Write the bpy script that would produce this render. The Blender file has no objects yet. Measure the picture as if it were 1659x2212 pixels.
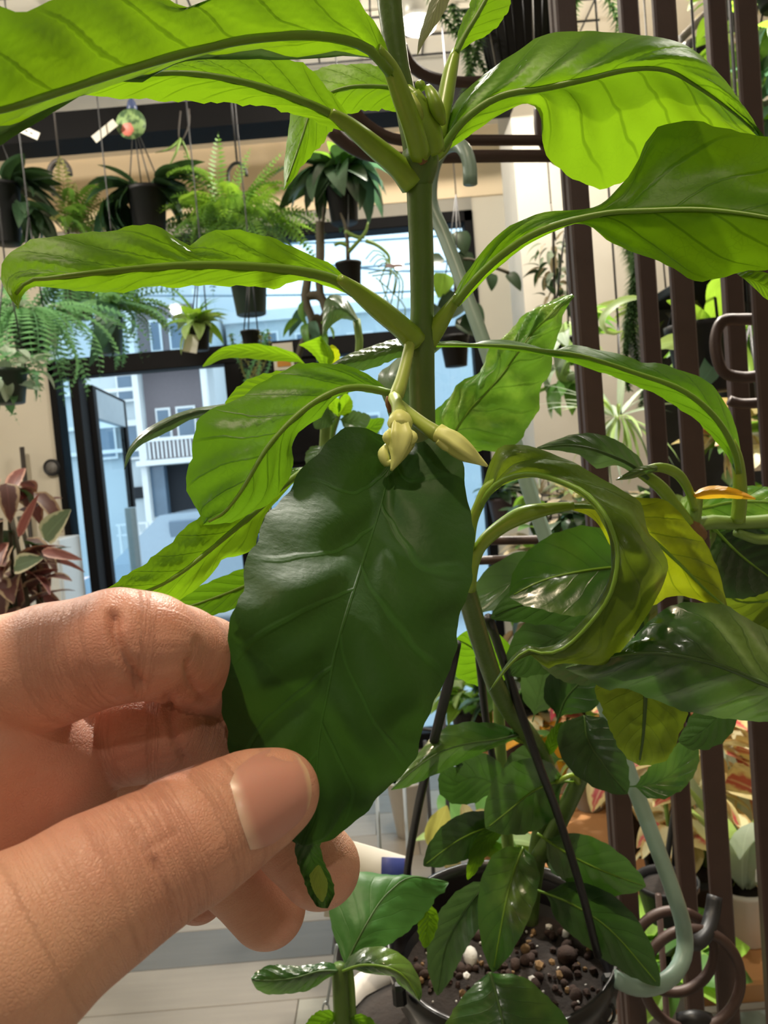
import bpy, math, random
import numpy as np
from mathutils import Vector, Matrix
from mathutils.bvhtree import BVHTree

SC = bpy.context.scene
COL = SC.collection
# ------------------------------------------------------------------ camera
W, H, FPX = 1659.0, 2212.0, 1700.0
PITCH, ROLL = math.radians(3.1), math.radians(4.9)
CAM = Vector((0, 0, 1.45))
_f = Vector((0, math.cos(PITCH), -math.sin(PITCH)))
_u0 = Vector((0, math.sin(PITCH), math.cos(PITCH)))
_r0 = Vector((1, 0, 0))
CR = math.cos(ROLL) * _r0 - math.sin(ROLL) * _u0
CU = math.sin(ROLL) * _r0 + math.cos(ROLL) * _u0
cam_data = bpy.data.cameras.new('camera')
cam = bpy.data.objects.new('camera', cam_data)
COL.objects.link(cam)
SC.camera = cam
cam_data.sensor_fit = 'VERTICAL'
cam_data.sensor_height = 36.0
cam_data.sensor_width = 36.0
cam_data.lens = 36.0 * FPX / H
cam_data.clip_start = 0.01
cam_data.clip_end = 200
cam_data.dof.use_dof = True
cam_data.dof.focus_distance = 0.205
cam_data.dof.aperture_fstop = 40.0
M = Matrix((CR, CU, -_f)).transposed().to_4x4()
M.translation = CAM
cam.matrix_world = M
# ------------------------------------------------------------------ world, exposure
world = bpy.data.worlds.new('sky')
SC.world = world
world.use_nodes = True
bgn = world.node_tree.nodes['Background']
bgn.inputs[0].default_value = (0.74, 0.9, 1.0, 1)
bgn.inputs[1].default_value = 1.75
SC.view_settings.view_transform = 'Standard'
SC.view_settings.look = 'None'
SC.view_settings.gamma = 1
SC.view_settings.use_curve_mapping = False
SC.view_settings.exposure = 0.35
SC.cycles.use_denoising = True
SC.cycles.adaptive_threshold = 0.02
SC.cycles.max_bounces = 8
SC.cycles.transparent_max_bounces = 16
SC.cycles.sample_clamp_indirect = 4
# ceiling lamps (bodies built further down, some only added as fill): x, y, power, beam deg, colour, aim
LAMPS = [
    (0.10, 1.65, 160, 60, (1.0, 0.95, 0.84), (0.02, 0.27, 1.38)),
    (-0.13, -0.01, 42, 44, (1.0, 0.80, 0.56), (-0.03, 0.18, 1.35)),
    (0.95, 1.25, 180, 100, (1.0, 0.93, 0.82), (0.8, 1.4, 0.6)),  # unseen, added to brighten the flower bench
    (0.18, 3.02, 42, 165, (1.0, 0.93, 0.82), (0.05, 2.4, 1.0)),
    (1.05, 2.75, 18, 160, (1.0, 0.88, 0.70), (0.7, 2.2, 1.0)),
    (-1.5, 1.8, 62, 165, (1.0, 0.93, 0.82), (-1.5, 2.0, 1.0)),  # unseen, added to brighten the back wall and ceiling
    (-1.3, 0.3, 16, 140, (1.0, 0.93, 0.84), (-1.2, 0.8, 0.0)),  # unseen fill lamp, added for the left side
    (0.3, -1.5, 16, 140, (1.0, 0.92, 0.82), (0.2, -0.6, 0.6)),  # unseen fill lamp, added behind the camera
]
CEIL = 3.1


def _pz(x, y, z):
    v = _f + (x - W / 2) / FPX * CR + (H / 2 - y) / FPX * CU
    return CAM + v * ((z - CAM.z) / v.z)


for _i, _px in ((3, (903, 88)), (4, (1312, 2))):  # the two lamps in view
    _q = _pz(_px[0], _px[1], CEIL - 0.28)
    LAMPS[_i] = (_q.x, _q.y) + LAMPS[_i][2:]
for (x, y, pw, beam, colr, aim) in LAMPS:
    bare = beam >= 160   # wide open bulbs
    ld = bpy.data.lights.new('lamp_light', 'POINT' if bare else 'SPOT')
    ld.energy = pw
    ld.color = colr
    if not bare:
        ld.spot_size = math.radians(beam)
        ld.spot_blend = 0.6
    ld.shadow_soft_size = 0.035
    lo = bpy.data.objects.new('lamp_light', ld)
    COL.objects.link(lo)
    lo.location = (x, y, CEIL - 0.26)
    lo.rotation_euler = (Vector(aim) - lo.location).to_track_quat('-Z', 'Y').to_euler()


# ------------------------------------------------------------------ helpers
def P(x, y, d):
    x, y, d = float(x), float(y), float(d)
    return CAM + d * (_f + (x - W / 2) / FPX * CR + (H / 2 - y) / FPX * CU)


def PY(x, y, Y):
    """the point seen at a pixel on the plane y = Y"""
    v = P(x, y, 1) - CAM
    return CAM + v * (Y / v.y)


def PZ(x, y, z):
    v = P(x, y, 1) - CAM
    return CAM + v * ((z - CAM.z) / v.z)


def pix(s):
    return [tuple(float(q) for q in t.split(',')) for t in s.split()]


def tag(o, label=None, cat=None, group=None, kind=None):
    if label: o['label'] = label
    if cat: o['category'] = cat
    if group: o['group'] = group
    if kind: o['kind'] = kind
    return o


def empty(name, loc, label=None, cat=None, group=None):
    o = bpy.data.objects.new(name, None)
    o.empty_display_size = 0.02
    COL.objects.link(o)
    o.location = loc
    return tag(o, label, cat, group)


def link(name, me, parent=None, mat=None, world_space=True):
    o = bpy.data.objects.new(name, me)
    COL.objects.link(o)
    if mat is not None and not me.materials:
        me.materials.append(mat)
    if parent is not None:
        o.parent = parent
        if world_space:
            pm = Matrix.LocRotScale(parent.location, parent.rotation_euler, parent.scale)
            if parent.parent is not None:
                q = parent.parent
                pm = Matrix.LocRotScale(q.location, q.rotation_euler, q.scale) @ parent.matrix_parent_inverse @ pm
            o.matrix_parent_inverse = pm.inverted()
    return o


def mesh(name, verts, faces, smooth=True, uvs=None):
    me = bpy.data.meshes.new(name)
    me.from_pydata([tuple(v) for v in verts], [], faces)
    if smooth:
        me.polygons.foreach_set('use_smooth', [True] * len(me.polygons))
    if uvs is not None:
        lay = me.uv_layers.new(name='UVMap')
        li = np.zeros(len(me.loops), dtype=np.int32)
        me.loops.foreach_get('vertex_index', li)
        lay.data.foreach_set('uv', np.asarray(uvs, dtype=np.float32)[li].ravel())
    me.update()
    return me


def cr_resample(pts, n, closed=False):
    """Catmull-Rom through pts, n samples evenly by chord length"""
    p = np.asarray(pts, dtype=float)
    if len(p) == 1:
        return np.repeat(p, n, 0)
    if len(p) == 2:
        t = np.linspace(0, 1, n)[:, None]
        return p[0] * (1 - t) + p[1] * t
    if closed:
        p = np.vstack([p, p[:1]])
        ext = np.vstack([p[-2], p, p[1]])
    else:
        ext = np.vstack([2 * p[0] - p[1], p, 2 * p[-1] - p[-2]])
    segs = len(p) - 1
    k = 12
    out = []
    for i in range(segs):
        a, b, c, d = ext[i:i + 4]
        t = np.linspace(0, 1, k, endpoint=False)[:, None]
        out.append(0.5 * ((2 * b) + (-a + c) * t + (2 * a - 5 * b + 4 * c - d) * t ** 2 + (-a + 3 * b - 3 * c + d) * t ** 3))
    out.append(p[-1:])
    q = np.vstack(out)
    L = np.concatenate([[0], np.cumsum(np.linalg.norm(np.diff(q, axis=0), axis=1))])
    s = np.linspace(0, L[-1], n)
    return np.stack([np.interp(s, L, q[:, j]) for j in range(q.shape[1])], 1)


def tube_mesh(name, pts, radii, n=None, sides=8, flat=1.0, closed=False, caps=True):
    pts = np.asarray([tuple(p) for p in pts], dtype=float)
    if np.isscalar(radii): radii = [radii] * len(pts)
    a = np.hstack([pts, np.asarray(radii, float)[:, None]])
    n = n or max(2, 4 * (len(pts) - 1) + 1)
    # chord length from xyz only
    q = cr_resample(a, n, closed)
    c, r = q[:, :3], np.maximum(q[:, 3], 1e-5)
    tan = np.gradient(c, axis=0)
    if closed:
        tan[0] = tan[-1] = c[1] - c[-2]
    tan /= np.maximum(np.linalg.norm(tan, axis=1, keepdims=True), 1e-12)
    ref = np.array([0, 0, 1.0]) if abs(tan[0][2]) < 0.9 else np.array([1.0, 0, 0])
    nn = np.cross(tan[0], ref); nn /= np.linalg.norm(nn)
    vs, uvs = [], []
    for i in range(n):
        nn = nn - tan[i] * np.dot(nn, tan[i]); nn /= max(np.linalg.norm(nn), 1e-9)
        bb = np.cross(tan[i], nn)
        for k in range(sides):
            t = 2 * math.pi * k / sides
            vs.append(c[i] + r[i] * (math.cos(t) * nn + flat * math.sin(t) * bb))
            uvs.append((k / sides, i / (n - 1)))
    fs = []
    for i in range(n - 1):
        for k in range(sides):
            k2 = (k + 1) % sides
            fs.append((i * sides + k, i * sides + k2, (i + 1) * sides + k2, (i + 1) * sides + k))
    if caps and not closed:
        fs.append(tuple(range(sides - 1, -1, -1)))
        fs.append(tuple((n - 1) * sides + k for k in range(sides)))
    return mesh(name, vs, fs, True, uvs)


def tube(name, pts, radii, mat, parent=None, **kw):
    return link(name, tube_mesh(name, pts, radii, **kw), parent, mat)


def merge(name, meshes):
    """several small meshes of one piece joined into one mesh (used for one part only)"""
    vs, fs, off, uv = [], [], 0, []
    for m in meshes:
        vs += [v.co.copy() for v in m.vertices]
        fs += [tuple(i + off for i in p.vertices) for p in m.polygons]
        u = [(0, 0)] * len(m.vertices)
        if m.uv_layers:
            for l in m.loops: u[l.vertex_index] = tuple(m.uv_layers[0].data[l.index].uv)
        uv += u
        off += len(m.vertices)
    return mesh(name, vs, fs, True, uv)


def box_mesh(name, x0, x1, y0, y1, z0, z1, bev=0.0):
    b = min(bev, (x1 - x0) * .45, (y1 - y0) * .45, (z1 - z0) * .45)
    if b <= 0:
        v = [(x, y, z) for x in (x0, x1) for y in (y0, y1) for z in (z0, z1)]
        f = [(0, 1, 3, 2), (4, 6, 7, 5), (0, 4, 5, 1), (2, 3, 7, 6), (0, 2, 6, 4), (1, 5, 7, 3)]
        return mesh(name, v, f, False)
    import bmesh
    bm = bmesh.new()
    bmesh.ops.create_cube(bm, size=1)
    for vv in bm.verts:
        vv.co = Vector(((x0 + x1) / 2 + vv.co.x * (x1 - x0), (y0 + y1) / 2 + vv.co.y * (y1 - y0), (z0 + z1) / 2 + vv.co.z * (z1 - z0)))
    bmesh.ops.bevel(bm, geom=bm.edges[:], offset=b, segments=1, affect='EDGES', profile=0.5)
    me = bpy.data.meshes.new(name)
    bm.to_mesh(me); bm.free()
    return me


def box(name, x0, x1, y0, y1, z0, z1, mat, parent=None, bev=0.0):
    return link(name, box_mesh(name, min(x0, x1), max(x0, x1), min(y0, y1), max(y0, y1), min(z0, z1), max(z0, z1), bev), parent, mat)


def lathe_mesh(name, prof, seg=28):
    """prof: (r, z) list, outside going up then inside going down"""
    vs, fs, uv = [], [], []
    for i, (r, z) in enumerate(prof):
        for k in range(seg):
            t = 2 * math.pi * k / seg
            vs.append((r * math.cos(t), r * math.sin(t), z)); uv.append((k / seg, i / len(prof)))
    for i in range(len(prof) - 1):
        for k in range(seg):
            k2 = (k + 1) % seg
            fs.append((i * seg + k, i * seg + k2, (i + 1) * seg + k2, (i + 1) * seg + k))
    for i, rev in ((0, True), (len(prof) - 1, False)):
        ids = [i * seg + k for k in range(seg)]
        fs.append(tuple(reversed(ids)) if rev else tuple(ids))
    return mesh(name, vs, fs, True, uv)


# ------------------------------------------------------------------ materials
def newmat(name):
    m = bpy.data.materials.new(name)
    m.use_nodes = True
    nt = m.node_tree
    return m, nt, nt.nodes['Principled BSDF'], nt.nodes['Material Output']


class NT:
    def __init__(s, nt): s.nt = nt

    def n(s, typ, **kw):
        nd = s.nt.nodes.new(typ)
        for k, v in kw.items(): setattr(nd, k, v)
        return nd

    def l(s, a, b): s.nt.links.new(a, b)

    def put(s, sock, v):
        if hasattr(v, 'node'): s.l(v, sock)
        elif v is not None: sock.default_value = v

    def math(s, op, a, b=None, c=None, clamp=False):
        nd = s.n('ShaderNodeMath', operation=op, use_clamp=clamp)
        s.put(nd.inputs[0], a); s.put(nd.inputs[1], b)
        if c is not None: s.put(nd.inputs[2], c)
        return nd.outputs[0]

    def mix(s, f, a, b, blend='MIX'):
        nd = s.n('ShaderNodeMix', data_type='RGBA', blend_type=blend)
        s.put(nd.inputs[0], f); s.put(nd.inputs[6], a); s.put(nd.inputs[7], b)
        return nd.outputs[2]

    def ramp(s, f, lo, hi, a=0.0, b=1.0):
        nd = s.n('ShaderNodeMapRange', interpolation_type='SMOOTHSTEP')
        s.put(nd.inputs[0], f)
        for i, v in zip((1, 2, 3, 4), (lo, hi, a, b)): nd.inputs[i].default_value = v
        return nd.outputs[0]

    def noise(s, scale, vec=None, detail=3.0, rough=0.5, out=0):
        nd = s.n('ShaderNodeTexNoise')
        nd.inputs['Scale'].default_value = scale; nd.inputs['Detail'].default_value = detail
        nd.inputs['Roughness'].default_value = rough
        if vec is not None: s.l(vec, nd.inputs['Vector'])
        return nd.outputs[out]

    def bump(s, h, strength, dist=0.001):
        nd = s.n('ShaderNodeBump')
        nd.inputs['Strength'].default_value = strength; nd.inputs['Distance'].default_value = dist
        s.l(h, nd.inputs['Height'])
        return nd.outputs[0]


def rgb(h):
    """sRGB hex to linear rgba"""
    c = [int(h[i:i + 2], 16) / 255 for i in (0, 2, 4)]
    return tuple(x / 12.92 if x <= 0.04045 else ((x + 0.055) / 1.055) ** 2.4 for x in c) + (1,)


def simple(name, col, rough=0.5, metal=0.0, var=0.12, scale=30.0, bump=0.0, bscale=None, spec=0.5, coat=0.0):
    m, nt, p, o = newmat(name)
    T = NT(nt)
    tc = T.n('ShaderNodeTexCoord').outputs['Object']
    nz = T.noise(scale, tc)
    c = col if len(col) == 4 else tuple(col) + (1,)
    lo = tuple(x * (1 - var) for x in c[:3]) + (1,); hi = tuple(min(1, x * (1 + var)) for x in c[:3]) + (1,)
    T.l(T.mix(nz, lo, hi), p.inputs['Base Color'])
    p.inputs['Roughness'].default_value = rough
    p.inputs['Metallic'].default_value = metal
    p.inputs['Specular IOR Level'].default_value = spec
    p.inputs['Coat Weight'].default_value = coat
    p.inputs['Coat Roughness'].default_value = 0.15
    if bump:
        T.l(T.bump(T.noise(bscale or scale * 4, tc, 4), bump, 0.002), p.inputs['Normal'])
    return m


def emit(name, col, strength):
    m, nt, p, o = newmat(name)
    p.inputs['Base Color'].default_value = (0.8, 0.8, 0.8, 1)
    p.inputs['Emission Color'].default_value = tuple(col[:3]) + (1,)
    p.inputs['Emission Strength'].default_value = strength
    return m


def leafmat(name, top, trans, tw=0.45, rough=0.44, nvein=9.0, kvein=3.2, vein=0.5, mottle=0.25, mott_col=None,
            pucker=0.5, veintone=(0.5, 0.5, 0.4), coat=0.0, spec=0.5, speck=0.0, midw=0.035, net=0.35, quilt=0.0, mscale=25.0):
    """leaf blade: principled + translucent, vein pattern from the leaf's own u (across) / v (along) coordinates"""
    m, nt, p, o = newmat(name)
    T = NT(nt)
    uv = T.n('ShaderNodeUVMap').outputs[0]
    sp = T.n('ShaderNodeSeparateXYZ'); T.l(uv, sp.inputs[0])
    tco = T.n('ShaderNodeTexCoord').outputs['Object']
    ux = T.math('MULTIPLY_ADD', sp.outputs[0], 2.0, -1.0)
    au = T.math('ABSOLUTE', ux)
    v = sp.outputs[1]
    wob = T.noise(35.0, tco, 2)
    side = T.math('MULTIPLY', T.math('GREATER_THAN', ux, 0.0), 0.37)
    aup = T.math('POWER', au, 0.85)
    w = T.math('MULTIPLY_ADD', v, nvein, side)
    w = T.math('SUBTRACT', w, T.math('MULTIPLY', aup, kvein))
    w = T.math('ADD', w, T.math('MULTIPLY', wob, 1.0))
    fr = T.math('FRACT', w)
    dist = T.math('ABSOLUTE', T.math('SUBTRACT', fr, 0.5))
    lat = T.ramp(dist, 0.015, 0.06, 1.0, 0.0)
    fade = T.ramp(au, 0.72, 0.98, 1.0, 0.15)
    lat = T.math('MULTIPLY', lat, fade)
    mid = T.ramp(au, midw * 0.5, midw * 1.5, 1.0, 0.0)
    nz0 = T.noise(140.0, tco, 2)
    dv_ = T.n('ShaderNodeVectorMath', operation='MULTIPLY_ADD')
    T.l(T.noise(160.0, tco, 2, out=1), dv_.inputs[0]); dv_.inputs[1].default_value = (.004, .004, .004); T.l(tco, dv_.inputs[2])
    vor = T.n('ShaderNodeTexVoronoi', feature='DISTANCE_TO_EDGE'); vor.inputs['Scale'].default_value = 420.0
    T.l(dv_.outputs[0], vor.inputs['Vector'])
    netm = T.math('MULTIPLY', T.math('MULTIPLY', T.ramp(vor.outputs[0], 0.0, 0.12, 1.0, 0.0), net * 0.7), T.ramp(nz0, 0.35, 0.7))
    allv = T.math('MAXIMUM', T.math('MAXIMUM', lat, mid), netm)
    vmask = T.math('MULTIPLY', allv, vein)
    nz = T.noise(60.0, tco, 4, 0.6)
    nz2 = T.noise(mscale, tco, 3, 0.5)
    mo = T.math('MULTIPLY', T.ramp(nz2, 0.45, 0.68), mottle)
    mc = mott_col or tuple(min(1, x * 1.9) for x in top[:3]) + (1,)
    base = T.mix(T.math('MULTIPLY', nz, 0.3), top, tuple(x * 0.6 for x in top[:3]) + (1,))
    base = T.mix(mo, base, mc)
    base = T.mix(T.math('MULTIPLY', vmask, 0.7), base, tuple(min(1, a * b * 2) for a, b in zip(top[:3], veintone)) + (1,))
    T.l(base, p.inputs['Base Color'])
    tr = T.mix(T.math('MULTIPLY', nz, 0.35), trans, tuple(x * 0.7 for x in trans[:3]) + (1,))
    tr = T.mix(mo, tr, tuple(min(1, x * 1.25) for x in trans[:3]) + (1,))
    tr = T.mix(vmask, tr, tuple(x * y for x, y in zip(trans[:3], veintone)) + (1,))
    p.inputs['Roughness'].default_value = rough
    p.inputs['Specular IOR Level'].default_value = spec
    p.inputs['Coat Weight'].default_value = coat
    p.inputs['Coat Roughness'].default_value = 0.12
    hgt = T.math('MULTIPLY', T.math('COSINE', T.math('MULTIPLY', fr, 6.2832)), 0.5)
    hgt = T.math('SUBTRACT', T.math('MULTIPLY', hgt, T.math('MULTIPLY', fade, 0.6)), T.math('MULTIPLY', T.math('MAXIMUM', lat, mid), 0.35))
    hgt = T.math('ADD', hgt, T.math('MULTIPLY', T.noise(420.0, tco, 3), 0.3))
    if quilt:
        vq = T.n('ShaderNodeTexVoronoi', feature='SMOOTH_F1'); vq.inputs['Scale'].default_value = 95.0
        T.l(tco, vq.inputs['Vector'])
        hgt = T.math('SUBTRACT', hgt, T.math('MULTIPLY', vq.outputs[0], quilt * 2.2))
    hgt = T.math('SUBTRACT', hgt, T.math('MULTIPLY', netm, 0.12))
    bm_ = T.bump(hgt, pucker * 0.6, 0.001)
    T.l(bm_, p.inputs['Normal'])
    tl = T.n('ShaderNodeBsdfTranslucent')
    T.l(tr, tl.inputs['Color']); T.l(bm_, tl.inputs['Normal'])
    mx = T.n('ShaderNodeMixShader'); mx.inputs[0].default_value = tw
    T.l(p.outputs[0], mx.inputs[1]); T.l(tl.outputs[0], mx.inputs[2])
    T.l(mx.outputs[0], o.inputs[0])
    return m


def bgleaf(name, col, trans=None, tw=0.35, rough=0.45, edge=None, centre=None, coat=0.0):
    """small background leaf: plain blade, lighter midrib, optional margin / centre colour"""
    m, nt, p, o = newmat(name)
    T = NT(nt)
    uv = T.n('ShaderNodeUVMap').outputs[0]
    sp = T.n('ShaderNodeSeparateXYZ'); T.l(uv, sp.inputs[0])
    au = T.math('ABSOLUTE', T.math('MULTIPLY_ADD', sp.outputs[0], 2.0, -1.0))
    oi = T.n('ShaderNodeObjectInfo').outputs['Random']
    tco = T.n('ShaderNodeTexCoord').outputs['Object']
    nz = T.noise(60.0, tco, 2)
    lo = tuple(x * 0.6 for x in col[:3]) + (1,); hi = tuple(min(1, x * 1.5) for x in col[:3]) + (1,)
    c = T.mix(T.math('MULTIPLY_ADD', oi, 0.7, T.math('MULTIPLY', nz, 0.3)), lo, hi)
    if centre is not None:
        k = T.math('ADD', au, T.math('MULTIPLY', T.math('SUBTRACT', nz, 0.5), 0.8))
        c = T.mix(T.ramp(k, 0.25, 0.55, 1.0, 0.0), c, centre)
    if edge is not None:
        k = T.math('ADD', au, T.math('MULTIPLY', T.math('SUBTRACT', nz, 0.5), 0.5))
        c = T.mix(T.ramp(k, 0.62, 0.8), c, edge)
    c = T.mix(T.math('MULTIPLY', T.ramp(au, 0.03, 0.1, 1.0, 0.0), 0.35), c, tuple(min(1, x * 2.2) for x in col[:3]) + (1,))
    T.l(c, p.inputs['Base Color'])
    p.inputs['Roughness'].default_value = rough
    p.inputs['Coat Weight'].default_value = coat
    tl = T.n('ShaderNodeBsdfTranslucent')
    tcol = trans or tuple(min(1, x * 1.6) for x in col[:3]) + (1,)
    tl.inputs['Color'].default_value = tcol
    mx = T.n('ShaderNodeMixShader'); mx.inputs[0].default_value = tw
    T.l(p.outputs[0], mx.inputs[1]); T.l(tl.outputs[0], mx.inputs[2]); T.l(mx.outputs[0], o.inputs[0])
    return m


def glassmat(name, tint=(0.86, 0.95, 1.0), refl=0.06):
    m, nt, p, o = newmat(name)
    T = NT(nt)
    tr = T.n('ShaderNodeBsdfTransparent'); tr.inputs[0].default_value = tint + (1,)
    gl = T.n('ShaderNodeBsdfGlossy'); gl.inputs['Roughness'].default_value = 0.02
    mx = T.n('ShaderNodeMixShader'); mx.inputs[0].default_value = refl
    T.l(tr.outputs[0], mx.inputs[1]); T.l(gl.outputs[0], mx.inputs[2]); T.l(mx.outputs[0], o.inputs[0])
    nt.nodes.remove(p)
    return m


# ------------------------------------------------------------------ blades
def rails_leaf(name, rails, mat, parent, nu=14, nv=44, pucker=0.0, npk=8.0, kpk=1.9, ripple=0.0, seed=0, rib=None, ribmat=None, strip=None, cells=0.0):
    """a leaf blade through rails [(u, 'x,y x,y ...', (depths...))]; every rail runs from the base to the tip"""
    R = []
    us = []
    for u, pts, dep in rails:
        xy = np.asarray(pix(pts) if isinstance(pts, str) else pts)
        L = np.concatenate([[0], np.cumsum(np.linalg.norm(np.diff(xy, axis=0), axis=1))]); L /= max(L[-1], 1e-9)
        dd = np.interp(L, np.linspace(0, 1, len(dep)), dep)
        q = cr_resample(np.hstack([xy, dd[:, None] * 4000]), nv + 1)
        q[:, 2] /= 4000
        R.append(np.array([tuple(P(*r)) for r in q]))
        us.append(u)
    R = np.array(R); us = np.array(us)
    k = len(us)
    # across: monotone cubic (Catmull-Rom in u)
    U = np.linspace(us[0], us[-1], nu + 1)
    V = np.zeros((nu + 1, nv + 1, 3))
    for i, u in enumerate(U):
        j = min(max(int(np.searchsorted(us, u, side='right') - 1), 0), k - 2)
        t = (u - us[j]) / (us[j + 1] - us[j])
        h = us[j + 1] - us[j]
        def tan(a):
            if a == 0: return (R[1] - R[0]) / (us[1] - us[0])
            if a == k - 1: return (R[-1] - R[-2]) / (us[-1] - us[-2])
            return (R[a + 1] - R[a - 1]) / (us[a + 1] - us[a - 1])
        h00, h10, h01, h11 = 2 * t**3 - 3 * t**2 + 1, t**3 - 2 * t**2 + t, -2 * t**3 + 3 * t**2, t**3 - t**2
        V[i] = h00 * R[j] + h10 * h * tan(j) + h01 * R[j + 1] + h11 * h * tan(j + 1)
    du = np.gradient(V, axis=0); dv = np.gradient(V, axis=1)
    nrm = np.cross(du, dv); nrm /= np.maximum(np.linalg.norm(nrm, axis=2, keepdims=True), 1e-12)
    width = np.linalg.norm(V[-1] - V[0], axis=1)
    vv = np.linspace(0, 1, nv + 1)[None, :]; uu = U[:, None]
    amp = np.interp(width, [0, 0.012], [0, 1])[None, :]
    if pucker:
        ph = (vv * npk - np.abs(uu) ** 0.85 * kpk + (uu > 0) * 0.37)
        bul = np.cos(2 * np.pi * ph) * np.clip(np.abs(uu) * 4, 0, 1) * np.clip((1 - np.abs(uu)) * 3, 0.1, 1)
        V += nrm * (pucker * amp * bul)[:, :, None]
    if ripple:
        rs = np.random.RandomState(seed)
        f1, f2, p1, p2 = rs.uniform(3, 5), rs.uniform(7, 10), rs.uniform(0, 6), rs.uniform(0, 6)
        rp = (np.sin(vv * f1 * 6.28 + p1 + uu) + 0.6 * np.sin(vv * f2 * 6.28 + p2 - 2 * uu)) * np.abs(uu) ** 2
        V += nrm * (ripple * amp * rp)[:, :, None]
    rs2 = np.random.RandomState(int(abs(R[0][0][0] * 1e5)) % 9999)
    ph = rs2.uniform(0, 6.28, 3)
    sc = (np.sin(vv * 88 + ph[0]) + .8 * np.sin(vv * 141 + ph[1]) + 1.3 * np.sin(vv * 43 + ph[2])) * np.sign(uu) * np.abs(uu) ** 8
    dun = du / np.maximum(np.linalg.norm(du, axis=2, keepdims=True), 1e-9)
    V += dun * (.00022 * amp * sc)[:, :, None]
    if cells:
        V += nrm * (cells * amp * np.sin(uu * 8 + 3 * vv + 2) * np.sin(vv * 31 - np.abs(uu) * 7 + ph[0]))[:, :, None]
    vs = V.reshape(-1, 3)
    n1 = nv + 1
    fs = [(i * n1 + j, (i + 1) * n1 + j, (i + 1) * n1 + j + 1, i * n1 + j + 1) for i in range(nu) for j in range(nv)]
    uvs = [((u + 1) / 2, v) for u in U for v in np.linspace(0, 1, n1)]
    o = link(name, mesh(name, vs, fs, True, uvs), parent, mat)
    if strip:
        o.data.materials.append(strip[1])
        o.data.polygons.foreach_set('material_index', [1 if (U[i] + U[i + 1]) / 2 > strip[0] else 0 for i in range(nu) for j in range(nv)])
    if rib:
        im = int(np.argmin(np.abs(U)))
        c = V[im]
        n = len(c)
        r = np.linspace(rib[0], rib[1], n)
        tube('midrib', c[::3] if n > 12 else c, r[::3] if n > 12 else r, ribmat, o, n=36, sides=7)
    return o


def quick_leaf(name, spine, wpx, mat, parent, dep, tilt=0.0, fold=0.12, shape=0.42, rib=None, ribmat=None, seed=0, nu=10, nv=28, pucker=0.0004, ripple=0.0, skew=0.0, pet=0.12):
    """ovate blade about a pixel spine: wpx = greatest width in pixels; tilt = how much nearer (+) the left edge is than the right, in widths"""
    xy = np.asarray(pix(spine)); n = 24
    L = np.concatenate([[0], np.cumsum(np.linalg.norm(np.diff(xy, axis=0), axis=1))]); L /= L[-1]
    dd = np.interp(L, np.linspace(0, 1, len(dep)), dep)
    q = cr_resample(np.hstack([xy, dd[:, None] * 4000]), n); q[:, 2] /= 4000
    t = np.linspace(0, 1, n)
    tan = np.gradient(q[:, :2], axis=0); tan /= np.maximum(np.linalg.norm(tan, axis=1, keepdims=True), 1e-9)
    nor = np.stack([-tan[:, 1], tan[:, 0]], 1)
    s = np.clip((t - pet) / (1 - pet), 0, 1)
    prof = (s ** (shape * 1.35)) * (1 - s) ** (0.78) ; prof /= prof.max()
    w = wpx / 2 * prof + 1.5
    a = q[:, :2] + nor * w[:, None] * (1 + skew); b = q[:, :2] - nor * w[:, None] * (1 - skew)
    wm = w / FPX * q[:, 2]
    da = q[:, 2] + wm * (-tilt - fold * 1.6); db = q[:, 2] + wm * (tilt - fold * 1.6)
    rails = [(-1, list(map(tuple, a)), tuple(da)), (0, list(map(tuple, q[:, :2])), tuple(q[:, 2])), (1, list(map(tuple, b)), tuple(db))]
    return rails_leaf(name, rails, mat, parent, nu, nv, pucker=pucker, ripple=ripple, seed=seed, rib=rib, ribmat=ribmat)


def orient(d, up):
    """rotation whose +y runs along d and whose +z leans towards up"""
    y = Vector(d).normalized()
    z = (Vector(up) - y * y.dot(Vector(up))).normalized()
    x = y.cross(z)
    return Matrix((x, y, z)).transposed().to_euler()
# ================================================================== materials
M_wall = simple('wall_paint', rgb('cfc6b4'), 0.85, var=0.08, scale=3, bump=0.15, bscale=60)
M_wallhi = simple('bulkhead_paint', rgb('ead3b0'), 0.8, var=0.05, scale=2)
M_soffit = simple('soffit_paint', rgb('9a958a'), 0.8, var=0.05)
M_ceil = simple('ceiling_paint', rgb('efe6d6'), 0.85, var=0.05, scale=2)
M_pillar = simple('pillar_paint', rgb('ccc7bc'), 0.8, var=0.12, scale=4, bump=0.2, bscale=25)
M_black = simple('black_metal', rgb('17171a'), 0.45, var=0.2)
M_bronze = simple('dark_bronze', rgb('0c0b0c'), 0.6, var=0.2, spec=0.12)
M_alu = simple('brushed_aluminium', rgb('a9b2b8'), 0.4, 0.6, var=0.1)
M_glass = glassmat('window_glass')
M_plank = [simple('vinyl_plank_' + k, rgb(c), 0.5, var=0.16, scale=14, bump=0.1, bscale=90) for k, c in
           (('pale', 'a9a598'), ('beige', '9d958a'), ('grey', '87857f'), ('dark', '6f6e6b'), ('tan', '978b7b'))]
for mm in M_plank:  # streaks along the board
    T = NT(mm.node_tree)
    nzn = [n for n in mm.node_tree.nodes if n.type == 'TEX_NOISE'][0]
    mp = T.n('ShaderNodeMapping'); mp.inputs['Scale'].default_value = (0.25, 3.0, 1)
    T.l(mm.node_tree.nodes['Texture Coordinate'].outputs['Object'], mp.inputs[0]); T.l(mp.outputs[0], nzn.inputs['Vector'])
    nzn.inputs['Detail'].default_value = 6
M_road = simple('road_concrete', rgb('b4bcc2'), 0.9, var=0.06)
M_fac = simple('facade_grey', rgb('bcc6cb'), 0.8, var=0.06, scale=1.2)
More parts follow.
